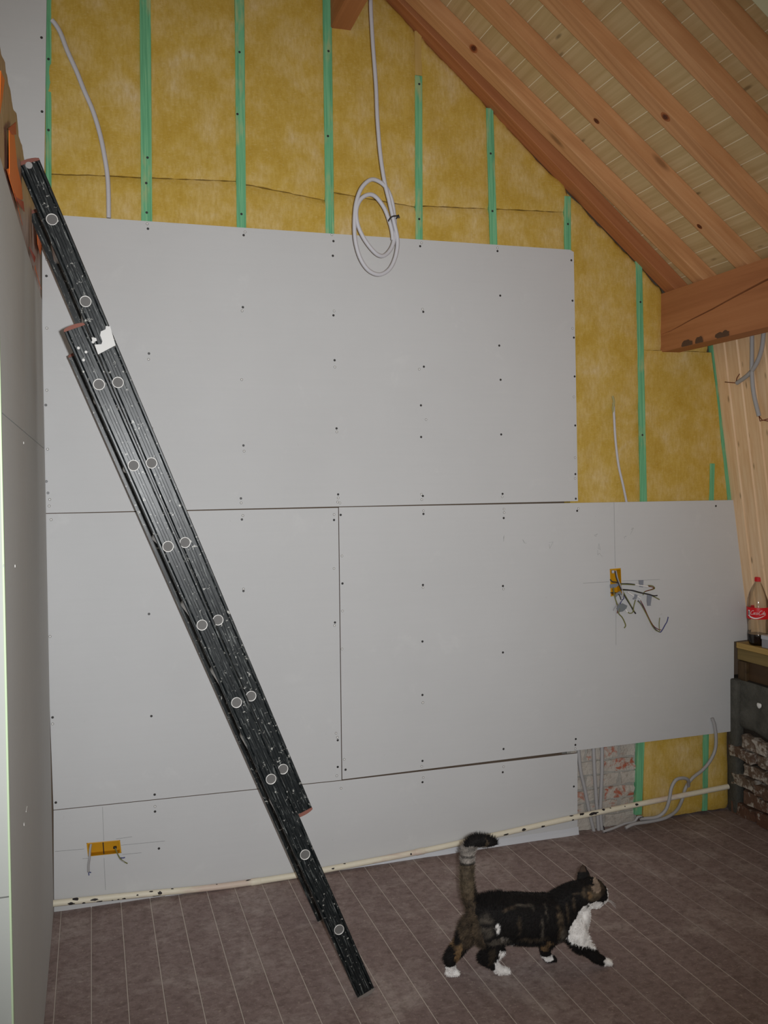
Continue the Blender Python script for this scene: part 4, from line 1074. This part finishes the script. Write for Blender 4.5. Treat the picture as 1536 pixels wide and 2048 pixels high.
#CATMARK
# ---- the cat
def cat():
    k0 = 3.4133
    A0, A1 = np.array([1.36, -1.0]), np.array([1.86, -1.07]); ax = (A1-A0)/np.linalg.norm(A1-A0); AX = np.array([ax[0], ax[1], 0]); LT = np.array([ax[1], -ax[0], 0])  # LT points to the camera side
    nrm = np.array([LT[0], LT[1], 0]); dpl = nrm@np.array([A0[0], A0[1], 0])
    def cp(cx, cy, t=0.0):
        return onp(850+cx/k0, 1600+cy/k0, nrm, dpl+t)
    def gp(cx, cy, h=0.0): return ZP(850+cx/k0, 1600+cy/k0, h)
    bm = bmesh.new()
    def loft(pts, rad, sides=16, asp=None):
        """pts 3D, rad list of (lateral, vertical)"""
        rings = []; n = len(pts); P = [np.array(p, float) for p in pts]
        for i in range(n):
            t = P[min(i+1, n-1)]-P[max(i-1, 0)]; t /= np.linalg.norm(t)
            a = LT-t*(LT@t); a /= np.linalg.norm(a); b = np.cross(a, t); ra, rb = rad[i]
            rings.append([bm.verts.new(P[i]+a*ra*math.cos(2*math.pi*q/sides)+b*rb*math.sin(2*math.pi*q/sides)) for q in range(sides)])
        for i in range(n-1):
            for q in range(sides): bm.faces.new((rings[i][q], rings[i][(q+1) % sides], rings[i+1][(q+1) % sides], rings[i+1][q]))
        for ring, d in ((rings[0], -1), (rings[-1], 1)):
            c = bm.verts.new(sum((v.co for v in ring), Vector())/sides)
            for q in range(sides):
                f = (ring[q], ring[(q+1) % sides], c); bm.faces.new(f if d < 0 else f[::-1])
    def smooth_loft(pts, rad, n=5, sides=16):
        Q = catmull([list(p)+list(r) for p, r in zip(pts, rad)], n); loft([q[:3] for q in Q], [(max(.002, q[3]), max(.002, q[4])) for q in Q], sides)
    def ball(c, r, rot=None):
        M = Matrix.Translation(Vector(c)) @ (rot.to_4x4() if rot is not None else Matrix.Identity(4)) @ Matrix.Diagonal((r[0], r[1], r[2], 1))
        bmesh.ops.create_uvsphere(bm, u_segments=20, v_segments=12, radius=1.0, matrix=M)
    U = np.array([0, 0, 1.0])
    # trunk: rump to chest, deep chest, plump belly
    trunk = [(292, 800), (330, 800), (400, 800), (500, 800), (620, 805), (740, 810), (860, 805), (960, 790), (1030, 775), (1075, 760)]
    rad = [(.020, .032), (.048, .056), (.066, .073), (.076, .080), (.082, .084), (.082, .084), (.076, .082), (.062, .072), (.046, .056), (.024, .036)]
    smooth_loft([cp(*p) for p in trunk], rad, 4, 20)
    # neck
    smooth_loft([cp(930, 730), cp(1000, 680), cp(1070, 645), cp(1130, 630)], [(.054, .062), (.050, .056), (.047, .050), (.040, .040)], 4)
    # chest front, white bib
    smooth_loft([cp(1080, 700), cp(1065, 780), cp(1045, 860), cp(1045, 930)], [(.026, .024), (.038, .034), (.040, .036), (.030, .028)], 4)
    # head
    hc = cp(1138, 622); ball(hc, (.049, .046, .046)); ball(cp(1186, 650), (.034, .034, .032)); ball(cp(1212, 668), (.020, .021, .017)); ball(cp(1160, 695), (.030, .027, .021)); ball(cp(1215, 615), (.016, .018, .018))
    def ear(base, tip, wdir, w, th):
        base, tip = np.array(base), np.array(tip); d = tip-base; L = np.linalg.norm(d); d /= L; w_ = wdir-d*(wdir@d); w_ /= np.linalg.norm(w_); t_ = np.cross(d, w_)
        rings = []
        for f, sc in ((-.25, 1.0), (.1, 1.0), (.45, .84), (.8, .46), (1.0, .14)):
            c = base+d*L*f; rings.append([bm.verts.new(c+w_*w*sc*math.cos(2*math.pi*q/10)+t_*th*(sc*.6+.4)*math.sin(2*math.pi*q/10)) for q in range(10)])
        for i in range(4):
            for q in range(10): bm.faces.new((rings[i][q], rings[i][(q+1) % 10], rings[i+1][(q+1) % 10], rings[i+1][q]))
        bm.faces.new(rings[0][::-1]); bm.faces.new(rings[-1])
    ear(cp(1086, 548, -.026), cp(1078, 440, -.040), AX, .028, .008)
    ear(cp(1148, 620, .030), cp(1158, 528, .060), AX*.9+LT*.2, .029, .0085)
    # tail
    tail = [(345, 770), (322, 710), (300, 650), (288, 570), (286, 480), (290, 400), (300, 330), (332, 288), (385, 276), (440, 284), (492, 292)]
    tr = [.024, .026, .0245, .0235, .0225, .022, .0215, .0215, .020, .0175, .008]
    smooth_loft([cp(*p) for p in tail], [(r, r) for r in tr], 5)
    # legs; paws are set on the floor
    def leg(pts, rads, n=5): smooth_loft(pts, [(r if hasattr(r, '__len__') else (r, r)) for r in rads], n, 14)
    def paw(cx, cy, dirv, ln=.030, w=.0155):
        q = gp(cx, cy, .012); q[2] = .013; ang = math.atan2(dirv[1], dirv[0]); rot = Matrix.Rotation(ang, 3, 'Z')
        ball(q, (ln, w, .0128), rot)
        for j in (-1.5, -.5, .5, 1.5):
            c = Vector(q)+rot@Vector((ln*.66, j*w*.46, -.002)); ball(c, (.0095, .0058, .0085), rot)
        return q
    # near hind leg (planted under the body)
    p = paw(528, 1168, AX)
    leg([cp(410, 830, .030), cp(425, 900, .046), cp(470, 960, .052), cp(490, 1010, .050)], [(.036, .050), (.038, .056), (.033, .042), (.024, .030)])
    hk = np.array([gp(425, 1120, .062)[0], p[1]+.004, .066])
    leg([cp(500, 985, .050), cp(468, 1030, .048), (hk+cp(440, 1060, .048))/2, hk, p+np.array([-.030, 0, .026]), p+np.array([-.006, 0, .004])], [.034, .030, .025, .0200, .0175, .0150])
    # far hind leg (stretched behind)
    p = paw(186, 1180, AX*.9, .027)
    leg([cp(345, 840, -.028), cp(300, 900, -.030), cp(262, 960, -.032), cp(225, 1010, -.030)], [(.034, .050), (.032, .044), (.027, .032), (.021, .023)])
    hk = gp(168, 1085, .072)
    leg([cp(235, 1000, -.030), (hk+cp(225, 1010, -.030))/2, hk, hk*.45+p*.55, p+np.array([-.004, 0, .004])], [.028, .024, .0205, .0175, .0155])
    # near fore leg (reaching forward)
    p = paw(1232, 1108, AX*.9+LT*.15, .025, .0145)
    leg([cp(1010, 860, .030), cp(1040, 930, .034), cp(1075, 985, .032), cp(1115, 1020, .030), gp(1165, 1072, .040), p+np.array([-.008, 0, .005])], [(.034, .046), (.032, .042), (.028, .034), .0245, .0195, .0155], 5)
    # far fore leg (upright)
    p = paw(852, 1085, AX*.9, .024, .0145)
    leg([cp(880, 880, -.030), cp(850, 940, -.030), cp(822, 1000, -.030), gp(825, 1050, .030), p+np.array([-.004, 0, .006])], [(.028, .038), (.026, .032), .0215, .0185, .0160])
    bmesh.ops.recalc_face_normals(bm, faces=bm.faces)
    tmp = bpy.data.meshes.new('cat_raw'); bm.to_mesh(tmp); bm.free()
    to = bpy.data.objects.new('cat_raw', tmp); COL.objects.link(to)
    m1 = to.modifiers.new('r', 'REMESH'); m1.mode = 'VOXEL'; m1.voxel_size = .0042
    m2 = to.modifiers.new('s', 'SMOOTH'); m2.iterations = 5; m2.factor = .5
    dg = bpy.context.evaluated_depsgraph_get(); em = bpy.data.meshes.new_from_object(to.evaluated_get(dg))
    bpy.data.objects.remove(to); bpy.data.meshes.remove(tmp)
    n = len(em.vertices); co = np.empty(n*3); em.vertices.foreach_get('co', co); co = co.reshape(-1, 3)
    nr = np.empty(n*3); em.vertices.foreach_get('normal', nr); nr = nr.reshape(-1, 3)
    if co[:, 2].min() < 0: co[:, 2] -= min(0, co[:, 2].min())
    # coat pattern, in the cat's own side-view coordinates
    o0 = np.array([A0[0], A0[1], 0])
    S = (co-o0)@AX; T = (co-o0)@LT; Zc = co[:, 2]-np.abs(T)*.46
    def sz(cx, cy): q = cp(cx, cy); return ((q-o0)@AX, q[2])
    def inpoly(poly):
        P = [sz(*p) for p in poly]; ins = np.zeros(n, bool)
        for (x1, y1), (x2, y2) in zip(P, P[1:]+P[:1]):
            c = ((y1 > Zc) != (y2 > Zc)); 
            with np.errstate(divide='ignore', invalid='ignore'):
                xx = (x2-x1)*(Zc-y1)/(y2-y1+1e-12)+x1
            ins ^= c & (S < xx)
        return ins
    def ell(cx, cy, rx, ry):
        a = sz(cx, cy); sx = rx/k0/579; sy = ry/k0/579*1.08
        return ((S-a[0])/sx)**2+((Zc-a[1])/sy)**2
    jit = np.array([mnoise.noise(Vector(c*60))+.7*mnoise.noise(Vector(c*140)) for c in co]); j2 = np.array([mnoise.noise(Vector((c[0]*26, c[1]*26, c[2]*60))) for c in co])
    S = S+jit*.007; Zc = Zc+j2*.009
    BLK = np.array(lin(22, 19, 18)[:3]); BRN = np.array(lin(90, 76, 60)[:3]); GRY = np.array(lin(98, 90, 80)[:3]); TAN = np.array(lin(124, 98, 68)[:3]); WHT = np.array(lin(238, 234, 230)[:3]); LG = np.array(lin(150, 142, 134)[:3])
    col = np.tile(BLK, (n, 1))
    def blend(w, c):
        nonlocal col
        w = np.clip(w, 0, 1)[:, None]; col = col*(1-w)+c*w
    soft = lambda e, k=2.2: np.clip((1.25-e)*k, 0, 1)
    tabby = .5+.5*np.sin(S*150+jit*3)
    # rump and back of far leg: brown
    blend(inpoly([(235, 600), (335, 640), (330, 760), (350, 900), (380, 1000), (300, 1050), (220, 1030), (180, 960), (215, 800)])*(.55+.5*jit), BRN)
    blend(inpoly([(200, 1000), (260, 1000), (240, 1100), (190, 1110)])*.9, TAN)
    blend(soft(ell(205, 985, 45, 40)), BLK); blend(soft(ell(178, 1080, 26, 45)), BLK)
    blend(soft(ell(290, 620, 60, 60))*.7, BRN)
    # tail bands
    blend(inpoly([(220, 440), (355, 440), (355, 620), (220, 640)])*(.75+.3*jit), np.array(lin(94, 82, 66)[:3]))
    blend(inpoly([(220, 310), (360, 330), (355, 445), (220, 445)])*(.75+.5*j2), LG)
    blend(soft(ell(300, 440, 70, 12))*.8, BLK); blend(soft(ell(295, 385, 60, 9))*.7, BLK); blend(soft(ell(412, 290, 9, 40))*.6, BRN)
    blend(inpoly([(345, 430), (375, 430), (385, 690), (320, 690)])*.8, BLK)
    # flank stripes
    for cx, cy, rx, ry, c, w in ((880, 840, 26, 110, BRN, .75), (935, 770, 14, 70, BRN, .6), (788, 760, 12, 70, GRY, .55), (752, 880, 12, 85, GRY, .7), (905, 920, 30, 50, GRY, .6), (650, 720, 70, 14, GRY, .5), (600, 850, 14, 60, BRN, .45), (700, 740, 16, 22, GRY, .5), (540, 745, 60, 14, BRN, .4), (985, 700, 12, 60, BRN, .6), (1010, 640, 50, 9, BRN, .5), (690, 950, 120, 16, BRN, .45)):
        blend(soft(ell(cx, cy, rx, ry), 1.0)*w*(.75+.7*jit), c)
    # thigh greys
    blend(soft(ell(385, 850, 50, 80), .9)*(.35+1.0*j2), GRY); blend(soft(ell(470, 960, 90, 14))*.55, GRY); blend(soft(ell(420, 1060, 16, 60))*.3, BRN)
    blend(soft(ell(458, 872, 14, 30), 1.2)*.9, WHT); blend(soft(ell(500, 940, 40, 8))*.6, LG); blend(soft(ell(572, 1000, 16, 22))*.9, WHT)
    # head
    blend(soft(ell(1110, 640, 75, 55))*(.5+.4*jit), BRN); blend(soft(ell(1160, 610, 60, 50))*.5, BRN); blend(soft(ell(1095, 655, 20, 24))*.6, TAN)
    blend(soft(ell(1075, 610, 8, 60))*.6, BLK); blend(soft(ell(1195, 650, 30, 36))*.55, BLK)
    blend(((T > .034) & (ell(1152, 572, 46, 50) < 1.3))*.85, np.array(lin(150, 130, 112)[:3]))
    blend(inpoly([(1030, 440), (1120, 440), (1125, 530), (1030, 540)])*.6, np.array(lin(84, 66, 54)[:3]))
    # white: muzzle, bib, forearm, paws
    blend(inpoly([(1085, 716), (1140, 694), (1196, 704), (1226, 676), (1238, 590), (1280, 590), (1270, 700), (1200, 790), (1110, 760)])*1., WHT)
    blend(inpoly([(1035, 735), (1110, 725), (1150, 760), (1150, 900), (1175, 985), (1160, 1012), (1090, 1008), (1000, 990), (940, 950), (945, 870), (995, 800)])*1., WHT)
    blend((co[:, 2] < .030)*(ell(1232, 1108, 46, 60) < 1)*1., WHT); blend((co[:, 2] < .028)*(ell(852, 1090, 60, 60) < 1)*1., WHT)
    blend(inpoly([(462, 1035), (530, 1035), (530, 1110), (610, 1120), (620, 1240), (430, 1240), (462, 1150)])*1., WHT)
    blend(((co[:, 2] < .050) & (ell(185, 1170, 70, 80) < 1))*1., WHT)
    blend(inpoly([(790, 960), (860, 960), (850, 1060), (800, 1060)])*(.6+.5*jit), TAN)
    col = np.clip(col*(1+.25*jit[:, None]), 0, 1)
    fm = MT('cat_coat', .8, .25); at = fm.n.new('ShaderNodeAttribute'); at.attribute_name = 'coat'; fm.col(at.outputs['Color'])
    faces = [tuple(p.vertices) for p in em.polygons]
    body = mesh('cat', co, faces, fm.m, None, True)
    tag(body, 'black tabby cat with white bib and paws walking with its tail up', 'cat')
    ca = body.data.attributes.new('coat', 'FLOAT_COLOR', 'POINT'); ca.data.foreach_set('color', np.c_[col, np.ones(n)].ravel())
    # short fur
    rng = np.random.default_rng(3); V = []; C = []; N = 46000
    fi = rng.integers(0, len(faces), N); cen = np.array([np.mean(co[list(faces[i])], 0) for i in fi]); v0 = np.array([faces[i][0] for i in fi])
    nn = nr[v0]; cc = col[v0]; jitter = rng.normal(0, .0016, (N, 3)); root = cen+jitter*(1-np.abs(nn))
    flow = np.tile(-AX*.55-U*.45, (N, 1)); sC = (cen-o0)@AX
    tailm = (cen[:, 2] > .25) & (sC < .16); flow[tailm] = U*.8
    low = cen[:, 2] < .06
    ln = np.where(low, .005, np.where(tailm, .014, .0105)); hd = (sC > .43) & (cen[:, 2] > .13); ln = np.where(hd, .0045, ln); flow[hd] = -AX*.7
    d = nn*.55+flow*.75+rng.normal(0, .16, (N, 3)); d /= np.linalg.norm(d, axis=1)[:, None]
    sd = np.cross(d, rng.normal(0, 1, (N, 3))); sd /= np.linalg.norm(sd, axis=1)[:, None]
    ln = ln*rng.uniform(.6, 1.25, N); wv = .00075
    tip = root+d*ln[:, None]; tip[:, 2] = np.maximum(tip[:, 2], .0006); root = root-nn*.0008
    V = np.stack([root-sd*wv, root+sd*wv, tip], 1).reshape(-1, 3); F = np.arange(3*N).reshape(-1, 3)
    shade = rng.uniform(.75, 1.3, N)[:, None]; CC = np.repeat(np.clip(cc*shade, 0, 1), 3, 0)
    fur = mesh('fur', V, F.tolist(), fm.m, body); fur['kind'] = 'stuff'
    ca = fur.data.attributes.new('coat', 'FLOAT_COLOR', 'POINT'); ca.data.foreach_set('color', np.c_[CC, np.ones(3*N)].ravel())
    # eyes, nose, whiskers
    eye = plain('cat_eye', lin(120, 130, 60), .1, .6); blk = plain('cat_pupil', (.01, .01, .01, 1), .1, .6)
    for t in (.022, -.022):
        c = cp(1206, 632, 0)+LT*t; bm = bmesh.new(); bmesh.ops.create_uvsphere(bm, u_segments=12, v_segments=8, radius=.0068, matrix=Matrix.Translation(Vector(c))); e = from_bm('eye', bm, eye, body, True)
        bm = bmesh.new(); bmesh.ops.create_uvsphere(bm, u_segments=10, v_segments=6, radius=.0042, matrix=Matrix.Translation(Vector(c+AX*.0038+LT*t*.1))); from_bm('pupil', bm, blk, e, True)
    c = cp(1238, 650); bm = bmesh.new(); bmesh.ops.create_uvsphere(bm, u_segments=10, v_segments=6, radius=1, matrix=Matrix.Translation(Vector(c)) @ Matrix.Diagonal((.005, .006, .004, 1))); from_bm('nose', bm, plain('cat_nose', lin(150, 90, 86), .5), body, True)
    wm = plain('whisker', (.8, .8, .78, 1), .5)
    for t in (1, -1):
        for a in (-.3, 0, .3):
            b = cp(1225, 672)+LT*.012*t; e = b+LT*t*.045+AX*.018+U*(.012*a*2-.004); m_ = (b+e)/2+U*.005
            Vv, Ff = tube_geo([b, m_, e], [.0006, .0005, .0002], 4); mesh('whisker', Vv, Ff, wm, body, True)
    # collar strap showing under the chin
cat()
